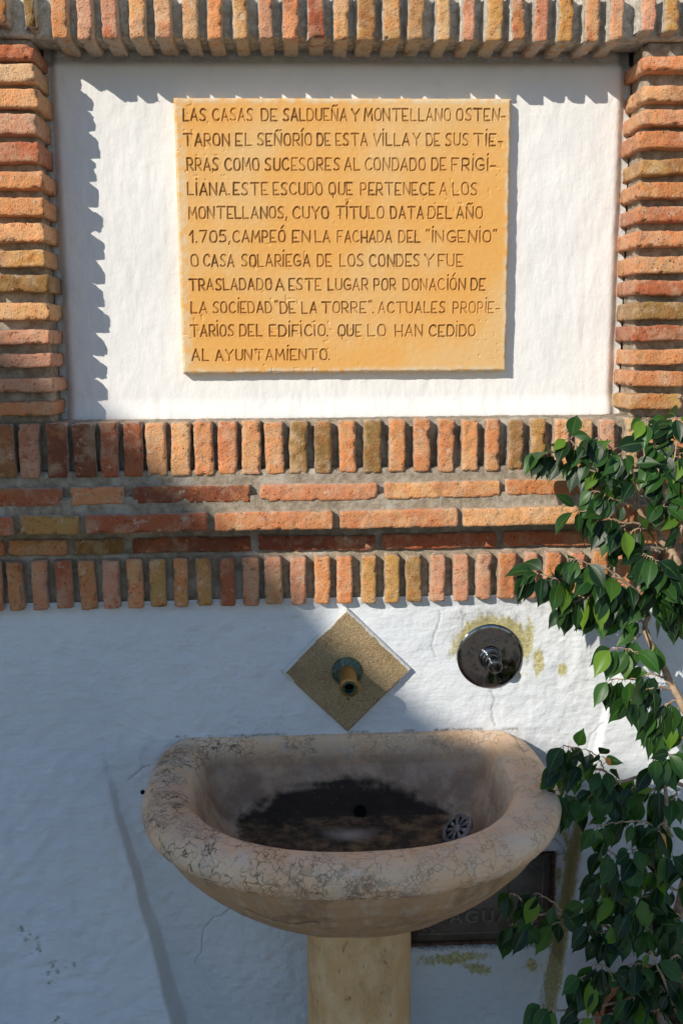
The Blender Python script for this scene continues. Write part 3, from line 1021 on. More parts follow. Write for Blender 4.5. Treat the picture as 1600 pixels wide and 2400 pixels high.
for pl, dep in strokes:
    pl = np.array(pl)
    i0, i1 = int((pl[:, 0].min() - X0 - .008) / hx), int((pl[:, 0].max() - X0 + .008) / hx) + 2
    j0, j1 = int((pl[:, 1].min() - Z0 - .008) / hz), int((pl[:, 1].max() - Z0 + .008) / hz) + 2
    i0, j0 = max(i0, 0), max(j0, 0)
    d = seg_dist(X[j0:j1, i0:i1], Z[j0:j1, i0:i1], [tuple(q) for q in pl])
    new = d < D[j0:j1, i0:i1]
    D[j0:j1, i0:i1] = np.where(new, d, D[j0:j1, i0:i1])
    DEP[j0:j1, i0:i1] = np.where(new & (d < .006), dep, DEP[j0:j1, i0:i1])
pp = np.stack([X, X * 0, Z], -1)
half_w = 0.0024 * (1 + 0.2 * vnoise(pp * 90, 4))
groove = (1 - smooth(0.25, 1.0, D / half_w)) * 0.0033 * DEP
lip = 0.0005 * (1 - smooth(1.0, 2.2, D / half_w)) * smooth(0.8, 1.1, D / half_w)
e = np.minimum.reduce([X - X0, X1 - X, Z - Z0, Z1 - Z])
e2 = e + 0.0022 * fbm(pp * 60, 8, 3)
rnd = 0.006 * (1 - smooth(-0.001, 0.007, e2)) ** 2
Yf = YP + groove - lip + rnd + 0.0010 * fbm(pp * 6, 12, 3) + 0.0002 * vnoise(pp * 150, 13)
pit = np.clip(vnoise(pp * 120, 19) - 0.72, 0, 1) * smooth(0.0, 0.3, vnoise(pp * 9, 20))
Yf = Yf + pit * 0.008
Vf = np.stack([X, Yf, Z], -1).reshape(-1, 3)
Ff = grid_faces(nz, nx)
groove_dark = (smooth(0.25, 0.8, groove / 0.0033) * np.clip(0.95 + 0.7 * fbm(pp * 9, 33, 2), 0.55, 1)).ravel()  # colour darkens with the depth of the groove
edge_a = (1 - smooth(0.004, 0.016, e2)).ravel()
edge_a = np.maximum(edge_a, 0.75 * (1 - smooth(0.012, 0.028, (X - X0))).ravel())
PQ = empty('stone_plaque', (0.012, 0.05, 1.657), 'ochre stone plaque with eleven lines of carved Spanish text inside the niche', 'plaque')
carved = ((groove / 0.0033).ravel()[Ff].mean(1) > 0.3)


def sub_mesh(name, mask, extraV=None, extraF=None):
    F = Ff[mask]
    used, inv = np.unique(F, return_inverse=True)
    V, F2 = Vf[used], inv.reshape(-1, 4)
    at = dict(groove_dark=groove_dark[used], edge=edge_a[used])
    if extraV is not None:
        F2 = np.vstack([F2, extraF + len(V)])
        V = np.vstack([V, extraV])
        at = dict(groove_dark=np.concatenate([at['groove_dark'], np.zeros(len(extraV))]), edge=np.concatenate([at['edge'], np.ones(len(extraV))]))
    return mesh_np(name, V, F2, PLAQUE, PQ, at)


idx = np.concatenate([np.arange(nx), np.arange(1, nz) * nx + nx - 1, (nz - 1) * nx + np.arange(nx - 2, -1, -1), np.arange(nz - 2, 0, -1) * nx])
rim = Vf[idx]
side = [rim]
for k_, yy in enumerate((0.034, 0.044, 0.062)):
    q = rim.copy()
    q[:, 1] = yy
    q += 0.0012 * vnoise(q * 80, 40 + k_)[:, None] * np.array([1, 0, 1])
    side.append(q)
sub_mesh('slab', ~carved, np.vstack(side), grid_faces(4, len(idx), True)[:, ::-1])
ins = sub_mesh('inscription', carved)
ins['label'] = 'carved capital letters darker in the grooves'

# ------------------------------------------------------------------ diamond stone with the spout
ct = np.array([P(813, 1572, -0.016)[0], P(813, 1572, -0.016)[2]])
hd_ = 0.148
N_ = 90
U, W_ = np.meshgrid(np.linspace(-1, 1, N_), np.linspace(-1, 1, N_))
XX = (U - W_) / 2 * hd_ + ct[0]
ZZ = (U + W_) / 2 * hd_ + ct[1] - 0.001
pp = np.stack([XX, XX * 0, ZZ], -1)
ed = 1 - np.maximum(np.abs(U), np.abs(W_))
YY = -0.018 + 0.0012 * fbm(pp * 110, 71, 2) + 0.007 * (1 - smooth(0, 0.05, ed)) ** 2 + 0.0015 * fbm(pp * 20, 72, 2)
rimw = (1 - smooth(0.01, 0.085, ed + 0.02 * vnoise(pp * 50, 73))) * np.maximum(smooth(0.3, 0.9, U), smooth(0.3, 0.9, W_))
Vd = np.stack([XX, YY, ZZ], -1).reshape(-1, 3)
idx = np.concatenate([np.arange(N_), np.arange(1, N_) * N_ + N_ - 1, (N_ - 1) * N_ + np.arange(N_ - 2, -1, -1), np.arange(N_ - 2, 0, -1) * N_])
q = Vd[idx].copy()
q2 = q.copy()
q2[:, 1] = 0.012
q[:, 1] += 0.0
V = np.vstack([Vd, q, q2])
F = np.vstack([grid_faces(N_, N_), grid_faces(2, len(idx), True)[:, ::-1] + len(Vd)])
rm = np.concatenate([rimw.ravel(), np.full(2 * len(idx), 0.9)])
dia = mesh_np('stone_tile', V, F, TILE, None, dict(rim=rm))
tag(dia, 'rough brown sandstone tile set on its corner above the basin', 'tile')

SP = empty('water_spout', (ct[0], -0.018, ct[1]), 'short tarnished brass pipe spout with a green flange on the diamond stone', 'spout')
s_ = Soup()
c0 = Vector((ct[0], -0.016, ct[1] - 0.001))
ax = Vector((0, -1, -0.02)).normalized()
prof = [(0.0345, -0.002), (0.035, 0.003), (0.0335, 0.007), (0.028, 0.011), (0.024, 0.015), (0.019, 0.017)]
s_.lathe(c0, ax, prof, 48, green=1.0)
fl = s_.build('flange', BRASS, SP)
s_ = Soup()
prof = [(0.0195, 0.012), (0.0200, 0.03), (0.0195, 0.06), (0.0190, 0.088), (0.0192, 0.092), (0.0215, 0.094), (0.0222, 0.099), (0.0218, 0.106), (0.0195, 0.1085), (0.0155, 0.1085)]
s_.lathe(c0, ax, prof, 48, green=0.12)
s_.lathe(c0, ax, [(0.0155, 0.1085), (0.0150, 0.104), (0.0138, 0.104), (0.0136, 0.112), (0.0120, 0.1125), (0.0112, 0.108), (0.0108, 0.06), (0.0001, 0.06)], 40, green=0.62)
tip = c0 + ax * 0.1065
s_.tube([tip + Vector((-0.003, -0.001, -0.017)), tip + Vector((-0.002, -0.0012, -0.023)), tip + Vector((-0.002, -0.0012, -0.028))], [0.006, 0.0042, 0.0006], 8, green=0.2)
s_.build('pipe', BRASS, SP)
s_ = Soup()
s_.lathe(c0, ax, [(0.0110, 0.086), (0.0001, 0.086)], 24)
s_.build('bore', BLACK, SP)

# ------------------------------------------------------------------ push tap
dc = P(1148, 1539, -0.006)
TP = empty('push_tap', (dc[0], 0, dc[2]), 'round chrome push button tap on a mossy patch of the white wall', 'tap')
s_ = Soup()
cc = Vector((dc[0], 0.006, dc[2]))
axd = Vector((0, -1, 0.03)).normalized()
s_.lathe(cc, axd, [(0.0745, -0.004), (0.0765, 0.004), (0.0768, 0.0075), (0.0755, 0.0098), (0.0735, 0.0108), (0.066, 0.0112), (0.045, 0.0122), (0.024, 0.0130)], 80)
s_.build('wall_plate', CHROME, TP)
ax = Vector((0.03, -1, -0.10)).normalized()
s_ = Soup()
s_.lathe(cc, ax, [(0.0270, 0.011), (0.0272, 0.016), (0.0255, 0.020), (0.0215, 0.0225), (0.0205, 0.022), (0.0200, 0.025), (0.0185, 0.028), (0.0175, 0.0285)], 48)
s_.build('collar', CHROME, TP)
s_ = Soup()
s_.lathe(cc, ax, [(0.0165, 0.026), (0.0165, 0.034), (0.0150, 0.036), (0.0140, 0.038), (0.0142, 0.052), (0.0165, 0.054), (0.0168, 0.064), (0.0158, 0.067), (0.0145, 0.068), (0.008, 0.0688), (0.0001, 0.069)], 40)
s_.build('push_button', CHROME, TP)
s_ = Soup()
s_.lathe(cc + Vector((0.011, 0, 0.036)), axd, [(0.0045, 0.0115), (0.0045, 0.0145), (0.003, 0.0155), (0.002, 0.0145), (0.0001, 0.0142)], 16)
s_.build('screw', CHROME, TP)

pg = P(334, 1857, -0.002)
s_ = Soup()
s_.lathe(Vector((pg[0], 0.004, pg[2])), Vector((0, -1, 0)), [(0.0045, -0.004), (0.0048, 0.006), (0.004, 0.009), (0.0025, 0.009), (0.002, 0.005), (0.0001, 0.005)], 14)
tag(s_.build('wall_plug', BLACK), 'tiny black plug in the white wall just left of the basin', 'plug')

# ------------------------------------------------------------------ basin on its pedestal
BX = 0.006
ZR = 0.8235


def ring_d(a, yf, yb, z, n=240, nf=2.25, xb=None, yc=-0.215, nb=8.0):
    yc = max(yc, yf * 0.6) if yf > -0.4 else yc
    t = np.linspace(0, 2 * math.pi, n, endpoint=False)
    c, s_n = np.cos(t), np.sin(t)
    front = s_n < 0
    ef, eb = 2 / nf, 2 / nb
    x = np.where(front, np.sign(c) * np.abs(c) ** ef, np.sign(c) * np.abs(c) ** eb) * a
    y = np.where(front, yc - (yc - yf) * np.abs(s_n) ** ef, yc + (yb - yc) * np.abs(s_n) ** eb)
    k = np.where(front, 0, np.clip((y - yc) / (yb - yc), 0, 1)) ** 2
    x = x * (1 - (1 - (xb or a * (0.955 if nb < 12 else 0.99)) / a) * k)
    return np.stack([x + BX, y, np.full(n, z)], -1)


prof = [  # half width, front y, back y, height under the rim, outline
    (0.115, -0.345, 0.02, -0.266), (0.165, -0.395, 0.02, -0.258), (0.215, -0.435, 0.02, -0.242), (0.265, -0.472, 0.02, -0.216), (0.310, -0.507, 0.02, -0.185), (0.350, -0.540, 0.02, -0.150),
    (0.382, -0.567, 0.02, -0.115), (0.402, -0.583, 0.02, -0.085), (0.411, -0.590, 0.02, -0.067), (0.421, -0.598, 0.02, -0.064), (0.428, -0.603, 0.02, -0.056), (0.433, -0.607, 0.02, -0.044),
    (0.434, -0.607, 0.02, -0.033), (0.430, -0.603, 0.02, -0.021), (0.420, -0.595, 0.02, -0.010), (0.404, -0.582, 0.012, -0.003), (0.385, -0.568, 0.003, 0.0), (0.366, -0.553, -0.004, -0.001),
    (0.349, -0.538, -0.009, -0.005), (0.337, -0.527, -0.013, -0.014), (0.329, -0.519, -0.016, -0.028), (0.323, -0.512, -0.019, -0.045), (0.317, -0.505, -0.018, -0.068),
    (0.309, -0.495, -0.025, -0.095), (0.298, -0.482, -0.034, -0.122), (0.283, -0.466, -0.043, -0.147), (0.266, -0.448, -0.052, -0.166), (0.246, -0.430, -0.062, -0.176), (0.220, -0.405, -0.08, -0.180),
    (0.17, -0.36, -0.11, -0.181), (0.11, -0.31, -0.15, -0.183), (0.05, -0.26, -0.19, -0.184), (0.002, -0.222, -0.218, -0.185)]
# denser by interpolation
pr = np.array(prof)
tt = np.linspace(0, len(pr) - 1, 8 * len(pr))
pr = np.stack([np.interp(tt, np.arange(len(pr)), pr[:, k_]) for k_ in range(4)], -1)
NR = 420
rings = np.array([ring_d(a, yf, yb, ZR + h, NR, nb=9 if i_ < 130 else 13) for i_, (a, yf, yb, h) in enumerate(pr)])
tpos = tt
Vb = rings.reshape(-1, 3)
tv = np.repeat(tpos, NR)
offn = 0.0022 * fbm(Vb * 16, 81, 3) + 0.0008 * fbm(Vb * 70, 82, 2)
cen = np.array([BX, -0.25, ZR - 0.06])
dirv = Vb - cen
dirv /= np.maximum(np.linalg.norm(dirv, axis=1, keepdims=True), 1e-6)
Vb = Vb + dirv * offn[:, None]
crk = seg_dist(Vb[:, 0], Vb[:, 2], [(-0.20, ZR - 0.128), (-0.15, ZR - 0.150), (-0.115, ZR - 0.153), (-0.09, ZR - 0.140), (-0.075, ZR - 0.136)])
crk = np.clip(1.2 - crk / 0.004, 0, 1) * (Vb[:, 1] < -0.3) * (tv < 9)
Vb = Vb - dirv * (0.006 * crk)[:, None]
inside = smooth(19, 23, tv)
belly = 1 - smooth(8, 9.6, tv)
x_, y_, z_ = Vb[:, 0], Vb[:, 1], Vb[:, 2] - ZR
# rim is crazed most on the left, worn patch at the front and the left shoulder
craze = (1 - inside * 0.85) * (0.45 + 0.55 * smooth(0.25, -0.35, x_)) * (1 - 0.8 * belly)
wear = np.clip(1.2 - np.hypot((x_ + 0.385) / 0.05, (y_ + 0.13) / 0.11), 0, 1) + np.clip(1.2 - np.hypot((x_ + 0.36) / 0.09, (y_ + 0.36) / 0.12), 0, 1) * 0.6
wear = np.maximum(wear, np.clip(1.1 - np.hypot((x_ + 0.02) / 0.12, (y_ + 0.60) / 0.022), 0, 1))
wear = np.maximum(wear, 0.8 * np.clip(1.1 - np.hypot((x_ - 0.40) / 0.03, (y_ + 0.13) / 0.09), 0, 1))
wear = np.clip(wear, 0, 1) * (1 - inside) * (1 - belly)
wear = np.maximum(wear, 0.75 * np.clip(1 - np.abs(tv - 9.3) / 1.3, 0, 1))
hh = -0.128 + 0.030 * np.exp(-((x_ + 0.03) / 0.09) ** 2) + 0.018 * np.exp(-((x_ - 0.12) / 0.04) ** 2) - 0.05 * smooth(0.12, 0.26, np.abs(x_ - 0.0))
hh = hh + 0.022 * fbm(Vb * 22, 84, 4) + 0.012 * vnoise(Vb * 95, 85)
mould = smooth(0.052, -0.034, z_ - hh) * inside * smooth(0.31, 0.23, np.abs(x_ - 0.0))
pale = np.clip(1.15 - np.hypot((x_ - 0.012) / 0.026, (y_ + 0.135) / 0.03), 0, 1) * (z_ < -0.15) * inside
BN = empty('stone_basin', (BX, -0.22, 0), 'weathered beige marble half round basin on a honey coloured pedestal', 'basin')
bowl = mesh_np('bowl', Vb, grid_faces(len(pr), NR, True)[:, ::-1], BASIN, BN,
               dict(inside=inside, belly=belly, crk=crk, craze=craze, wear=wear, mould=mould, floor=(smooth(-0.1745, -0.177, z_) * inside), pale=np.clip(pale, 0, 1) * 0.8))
s_ = Soup()
n = 64
zz = np.linspace(-0.005, ZR - 0.245, 90)
V = []
for z in zz:
    rr = 0.113 + 0.004 * math.exp(-((z - (ZR - 0.27)) / 0.02) ** 2)
    for j in range(n):
        t = 2 * math.pi * j / n
        V.append((BX + 0.016 + rr * math.copysign(abs(math.cos(t)) ** 0.85, math.cos(t)), -0.205 + rr * math.copysign(abs(math.sin(t)) ** 0.85, math.sin(t)), z))
V = np.array(V)
V[:, :2] += (V[:, :2] - np.array([BX + 0.016, -0.205])) * (0.012 * fbm(V * 20, 83, 3))[:, None]
s_.add(V, grid_faces(len(zz), n, True))
s_.build('pedestal', PEDESTAL, BN)
s_ = Soup()
c0_ = (BX + 0.016, -0.205)
Vj = []
for k_, (rr, z) in enumerate(((0.116, ZR - 0.268), (0.121, ZR - 0.264), (0.122, ZR - 0.258), (0.118, ZR - 0.248))):
    for j in range(n):
        t = 2 * math.pi * j / n
        r2 = rr + random.uniform(-0.0015, 0.0015)
        Vj.append((c0_[0] + r2 * math.copysign(abs(math.cos(t)) ** 0.85, math.cos(t)), c0_[1] + r2 * math.copysign(abs(math.sin(t)) ** 0.85, math.sin(t)), z + random.uniform(-0.0015, 0.0015)))
s_.add(np.array(Vj), grid_faces(4, n, True))
s_.build('mortar_shade_ring', MORTAR, BN)  # added dark collar, standing for mortar and for the shade under the bowl
# strainer low on the right side of the bowl
dcn = Vector((0.236, -0.215, ZR - 0.136))
nrm = Vector((-0.62, -0.22, 0.75)).normalized()
s_ = Soup()
s_.lathe(dcn, nrm, [(0.0375, -0.003), (0.0380, 0.004), (0.0365, 0.0062), (0.034, 0.007), (0.031, 0.0064), (0.0275, 0.006)], 48)
s_.lathe(dcn, nrm, [(0.0095, 0.002), (0.0095, 0.006), (0.007, 0.0072), (0.0001, 0.0075)], 24)
a_ = nrm.cross(Vector((0, 0, 1))).normalized()
b_ = nrm.cross(a_)
for k_ in range(9):
    t = 2 * math.pi * k_ / 9
    d = a_ * math.cos(t) + b_ * math.sin(t)
    e_ = nrm.cross(d)
    V = []
    for r, wd in ((0.008, 0.0022), (0.0285, 0.0052)):
        for sg in (-1, 1):
            for h in (0.003, 0.0062):
                V.append(tuple(dcn + d * r + e_ * wd * sg + nrm * h))
    s_.add(V, [(0, 1, 3, 2), (4, 6, 7, 5), (1, 5, 7, 3), (0, 4, 5, 1), (2, 3, 7, 6)])
dr_ = s_.build('drain_strainer', STEEL, bowl, True)
s_ = Soup()
s_.lathe(dcn, nrm, [(0.036, 0.0025), (0.0001, 0.0025)], 32)
s_.build('drain_hole', BLACK, bowl)
s_ = Soup()
oc = Vector((0.035, -0.0595, ZR - 0.166))
s_.lathe(oc, Vector((0, -1, 0.25)), [(0.014, -0.01), (0.014, 0.003), (0.012, 0.002), (0.0001, -0.002)], 28)
s_.build('overflow_hole', BLACK, bowl)

# ------------------------------------------------------------------ water meter cover
MC = empty('meter_cover', ((mL + mR) / 2, 0.02, mB), 'dark grey iron water meter cover with raised letters behind the basin', 'meter cover')
s_ = Soup()
x0, x1, z0, z1 = mL + 0.006, mR - 0.007, mB + 0.008, mT - 0.006
s_.box(x0, x1, 0.012, 0.03, z0, z1)


def bar(sp, a, b, wd=0.003, h=0.0025, y=0.012):
    a, b = Vector((a[0], y, a[1])), Vector((b[0], y, b[1]))
    d = (b - a).normalized()
    e_ = d.cross(Vector((0, 1, 0)))
    V = []
    for p_ in (a, b):
        for sg in (-1, 1):
            V.append(tuple(p_ + e_ * wd * sg + Vector((0, 0.001, 0))))
        for sg in (-1, 1):
            V.append(tuple(p_ + e_ * wd * 0.55 * sg + Vector((0, -h, 0))))
    sp.add(V, [(0, 2, 6, 4), (2, 3, 7, 6), (3, 1, 5, 7), (0, 1, 3, 2), (4, 6, 7, 5)])


plate = s_.build('plate', IRON, MC, False)
s_ = Soup()
i_ = 0.018
for a, b in (((x0 + i_, z0 + i_), (x1 - i_, z0 + i_)), ((x1 - i_, z0 + i_), (x1 - i_, z1 - i_)), ((x1 - i_, z1 - i_), (x0 + i_, z1 - i_)), ((x0 + i_, z1 - i_), (x0 + i_, z0 + i_))):
    bar(s_, a, b, 0.002, 0.0016)
for (cx, cz, sx, sz) in ((x0, z0, 1, 1), (x1, z1, -1, -1), (x0, z1, 1, -1), (x1, z0, -1, 1)):
    bar(s_, (cx + sx * 0.026, cz + sz * 0.05), (cx + sx * 0.058, cz + sz * 0.026), 0.003, 0.003)
    bar(s_, (cx + sx * 0.026, cz + sz * 0.034), (cx + sx * 0.038, cz + sz * 0.026), 0.003, 0.003)
for a, b in (((0.27, 0.400), (0.40, 0.400)), ((0.40, 0.400), (0.40, 0.47)), ((0.27, 0.400), (0.27, 0.47)), ((0.27, 0.47), (0.40, 0.47))):
    bar(s_, a, b, 0.002, 0.002)
s_.build('raised_border', IRON, plate, False)
cu = bpy.data.curves.new('letters', 'FONT')
cu.body = 'AGUA'
cu.size = 0.046
cu.space_character = 1.28
cu.extrude = 0.0022
cu.bevel_depth = 0.0008
cu.offset = 0.0006
tmp = bpy.data.objects.new('letters', cu)
COL.objects.link(tmp)
bpy.context.view_layer.update()
me = bpy.data.meshes.new_from_object(tmp.evaluated_get(bpy.context.evaluated_depsgraph_get()))
bpy.data.objects.remove(tmp)
pa = P(1052, 2162, 0.012)
me.transform(Matrix.Translation((pa[0], 0.0105, pa[2])) @ Matrix.Rotation(rad(90), 4, 'X'))
me.materials.clear()
lt = place('lettering', me, IRON, plate)
s_ = Soup()
for (a, b, c, d) in ((mL - 0.001, x0 - 0.001, mB, mT), (x1 + 0.001, mR + 0.001, mB, mT), (x0 - 0.001, x1 + 0.001, mB, z0 - 0.001), (x0 - 0.001, x1 + 0.001, z1 + 0.001, mT)):
    rough_box(s_, ((a + b) / 2, 0.016, (c + d) / 2), ((b - a) / 2, 0.014, (d - c) / 2), 400 + len(s_.V), 0.006, r=0.002, amp=0.8, chips=0.4)
s_.build('frame', RUST, MC)

# ------------------------------------------------------------------ ficus in its pot
pc = P(1585, 2400, -0.33)
POTX, POTY, POTZ = float(pc[0]), -0.33, float(P(1400, 2382, -0.33)[2])
s_ = Soup()
h = POTZ
s_.lathe((POTX, POTY, 0), (0, 0, 1), [(0.10, 0.0), (0.112, 0.0), (0.118, 0.02), (0.150, h - 0.05), (0.153, h - 0.045), (0.168, h - 0.042), (0.172, h - 0.02), (0.170, h - 0.002), (0.165, h), (0.154, h - 0.003), (0.150, h - 0.03), (0.146, h - 0.06)], 56)
PT = empty('plant_pot', (POTX, POTY, 0), 'terracotta pot holding the ficus at the bottom right corner', 'pot')
s_.build('pot_shell', TERRA, PT)
s_ = Soup()
s_.lathe((POTX, POTY, 0), (0, 0, 1), [(0.150, h - 0.035), (0.10, h - 0.028), (0.04, h - 0.024), (0.0001, h - 0.022)], 40)
s_.build('soil', SOIL, PT)

FT = empty('ficus_tree', (POTX, POTY, POTZ - 0.02), 'potted weeping fig with glossy green leaves in front of the wall on the right', 'tree')
tw = Soup()
LV = Soup()


def pd(px, py, Y):
    return Vector(tuple(P(px, py, Y)))


NL = 9
def leaf(base, d, nrm_, L, W, r, curl):
    """blade with a folded midrib, drooping towards its pointed tip"""
    d = d.normalized()
    side_ = d.cross(nrm_)
    if side_.length < 0.1:
        side_ = d.cross(Vector((1, 0, 0.3)))
    side_.normalize()
    nn = side_.cross(d).normalized()
    V, ac = [], []
    down = Vector((0, 0, -1))
    p = Vector(base)
    prof_ = [0.02, 0.50, 0.86, 1.0, 0.97, 0.82, 0.56, 0.24, 0.10, 0.0]
    step = L / (len(prof_) - 1)
    fold = random.uniform(0.12, 0.42)
    wav = random.uniform(-0.10, 0.10)
    for i, wv in enumerate(prof_):
        hw = wv * W / 2
        for u in (-1, -0.5, 0, 0.5, 1):
            lift = fold * abs(u) * hw * (1.15 - 0.3 * abs(u))
            V.append(tuple(p + side_ * hw * u + nn * (lift + wav * hw * u * math.sin(i * 0.8))))
            ac.append(u)
        d = (d + down * curl * 0.10).normalized()
        nn = (nn - d * nn.dot(d)).normalized()
        p = p + d * step * (0.75 if i >= 7 else 1.04)
    LV.add(np.array(V), grid_faces(len(prof_), 5), rand=np.full(len(V), r), across=np.array(ac))


def leaf_at(p, out, size=1.0, special=None):
    """a leaf hanging from point p, setting off in the direction out"""
    L = random.uniform(0.050, 0.071) * size * random.choice((0.62, 0.8, 0.95, 1.0, 1.0, 1.06))
    W = L * random.uniform(0.46, 0.56)
    d = (out * random.uniform(0.5, 0.95) + Vector((random.uniform(-.2, .2), random.uniform(-.35, .1), random.uniform(-1.1, -0.35)))).normalized()
    stalk = d * 0.010 + Vector((0, 0, 0.003))
    nrm_ = Vector((random.uniform(-0.65, 0.45), -1.0, random.uniform(0.1, 1.0))) if random.random() < 0.66 else Vector((random.uniform(-1, 1), -0.4, random.uniform(-.2, .8)))
    r = random.random() ** 1.5 * 0.86
    if random.random() < 0.06:
        r = random.uniform(0.9, 1.0)
    if special:
        r = special
    tw.tube([p, p + stalk * 0.6 + Vector((0, -0.001, 0.001)), p + stalk], [0.0011, 0.0009, 0.0008], 4)
    leaf(p + stalk, d, nrm_.normalized(), L, W, r, random.uniform(0.3, 1.5))


def twig(pts, r0=0.003, r1=0.0012, leaves=0, spread=0.010, size=1.0, start=0.15):
    """pts: (photo x, photo y, world y); smooth curve, leaves set alternately along it"""
    Q = [pd(*p) for p in pts]
    S = []
    for i in range(len(Q) - 1):
        p0, p1, p2, p3 = Q[max(i - 1, 0)], Q[i], Q[i + 1], Q[min(i + 2, len(Q) - 1)]
        for t in np.linspace(0, 1, 7)[:-1]:
            t = float(t)
            S.append(0.5 * ((2 * p1) + (p2 - p0) * t + (2 * p0 - 5 * p1 + 4 * p2 - p3) * t * t + (3 * p1 - p0 - 3 * p2 + p3) * t ** 3))
    S.append(Q[-1])
    S = [s + Vector((random.uniform(-1, 1), random.uniform(-1, 1), random.uniform(-1, 1))) * 0.0016 for s in S]
    n_ = len(S)
    tw.tube(S, [r0 + (r1 - r0) * i / (n_ - 1) for i in range(n_)], 7)
    sg = 1
    for i in range(leaves):
        t = start + (1 - start) * (i + random.uniform(0.1, 0.9)) / leaves
        k_ = min(int(t * (n_ - 1)), n_ - 2)
        p = S[k_].lerp(S[k_ + 1], t * (n_ - 1) - k_)
        tan = (S[k_ + 1] - S[k_]).normalized()
        nside = tan.cross(Vector((0, -1, 0.2)))
        if nside.length < 0.1:
            nside = Vector((1, 0, 0))
        nside.normalize()
        out = (tan * 0.5 + nside * sg * 0.8 + Vector((random.uniform(-.3, .3), random.uniform(-.5, .3), random.uniform(-.3, .3)))).normalized()
        sg = -sg
        leaf_at(p, out, size)
    if leaves:
        leaf_at(S[-1], (S[-1] - S[-3]).normalized(), size)


# --- the stem up from the pot and the main boughs
stem0 = (1545, 2400, -0.33)
twig([(1550, 2440, -0.33), (1560, 2250, -0.31), (1610, 2050, -0.28), (1640, 1880, -0.25), (1625, 1720, -0.22), (1579, 1619, -0.20), (1541, 1541, -0.18), (1512, 1482, -0.17), (1517, 1440, -0.17)], 0.013, 0.005)
twig([(1625, 1720, -0.22), (1640, 1560, -0.22), (1620, 1400, -0.20), (1574, 1296, -0.19), (1552, 1269, -0.19), (1542, 1242, -0.19), (1515, 1226, -0.19), (1496, 1196, -0.18), (1472, 1164, -0.18), (1421, 1124, -0.17), (1357, 1100, -0.16), (1290, 1085, -0.15)], 0.010, 0.0022)
twig([(1560, 2250, -0.31), (1530, 2150, -0.34), (1545, 2000, -0.36), (1560, 1900, -0.35), (1555, 1826, -0.33)], 0.007, 0.0035)
# --- top bough: leafy ends
twig([(1472, 1164, -0.18), (1421, 1118, -0.18), (1360, 1085, -0.17), (1300, 1062, -0.16), (1272, 1060, -0.16)], 0.003, 0.001, 26)
twig([(1421, 1124, -0.17), (1390, 1080, -0.18), (1350, 1045, -0.18), (1330, 1030, -0.18)], 0.0025, 0.001, 13)
twig([(1459, 1148, -0.18), (1450, 1090, -0.19), (1425, 1045, -0.19), (1400, 1025, -0.19)], 0.0025, 0.001, 13)
twig([(1496, 1196, -0.18), (1490, 1130, -0.2), (1470, 1080, -0.2), (1455, 1060, -0.2)], 0.0025, 0.001, 14)
twig([(1496, 1190, -0.18), (1450, 1175, -0.2), (1420, 1160, -0.21), (1395, 1150, -0.21)], 0.0025, 0.001, 12)
twig([(1542, 1239, -0.19), (1552, 1191, -0.2), (1553, 1137, -0.2), (1540, 1080, -0.19), (1525, 1010, -0.18), (1510, 980, -0.18)], 0.004, 0.001, 29)
twig([(1552, 1150, -0.2), (1575, 1090, -0.2), (1585, 1020, -0.19), (1580, 975, -0.19)], 0.003, 0.001, 20)
twig([(1574, 1296, -0.19), (1600, 1220, -0.2), (1605, 1130, -0.2), (1600, 1060, -0.2)], 0.004, 0.001, 22)
twig([(1530, 1060, -0.18), (1550, 1010, -0.17), (1590, 985, -0.17)], 0.0025, 0.001, 10)
twig([(1515, 1226, -0.19), (1464, 1225, -0.2), (1426, 1215, -0.21), (1385, 1200, -0.21), (1350, 1198, -0.21)], 0.0026, 0.001, 11, 0.01, 1.0, 0.3)
twig([(1464, 1230, -0.2), (1445, 1237, -0.22), (1430, 1235, -0.22)], 0.002, 0.001, 8)
twig([(1555, 1286, -0.19), (1515, 1282, -0.2), (1475, 1277, -0.2)], 0.002, 0.001, 4)
twig([(1515, 1240, -0.19), (1490, 1240, -0.2), (1465, 1262, -0.2)], 0.002, 0.001, 7)
# --- second bough
twig([(1517, 1440, -0.17), (1500, 1400, -0.19), (1461, 1362, -0.21), (1421, 1350, -0.22), (1367, 1345, -0.22), (1310, 1358, -0.22), (1268, 1345, -0.22), (1235, 1345, -0.22)], 0.0045, 0.001, 36)
twig([(1461, 1362, -0.21), (1420, 1332, -0.22), (1370, 1318, -0.22), (1335, 1308, -0.22)], 0.0025, 0.001, 14)
twig([(1461, 1362, -0.21), (1420, 1385, -0.21), (1370, 1400, -0.2), (1325, 1424, -0.2)], 0.0025, 0.001, 17)
twig([(1500, 1400, -0.19), (1465, 1410, -0.18), (1435, 1420, -0.18), (1405, 1435, -0.18)], 0.0025, 0.001, 14)
twig([(1517, 1440, -0.17), (1525, 1390, -0.2), (1540, 1350, -0.22), (1560, 1320, -0.22)], 0.004, 0.001, 17)
twig([(1545, 1340, -0.22), (1530, 1310, -0.23), (1510, 1300, -0.23)], 0.0025, 0.001, 8)
twig([(1574, 1296, -0.19), (1565, 1330, -0.22), (1580, 1370, -0.22), (1595, 1420, -0.2)], 0.004, 0.001, 18)
twig([(1525, 1400, -0.19), (1560, 1390, -0.2), (1585, 1385, -0.2)], 0.003, 0.001, 10)
twig([(1512, 1460, -0.17), (1485, 1450, -0.16), (1460, 1445, -0.16)], 0.0025, 0.001, 10)
twig([(1528, 1440, -0.17), (1555, 1440, -0.17), (1580, 1450, -0.17)], 0.0025, 0.001, 10)
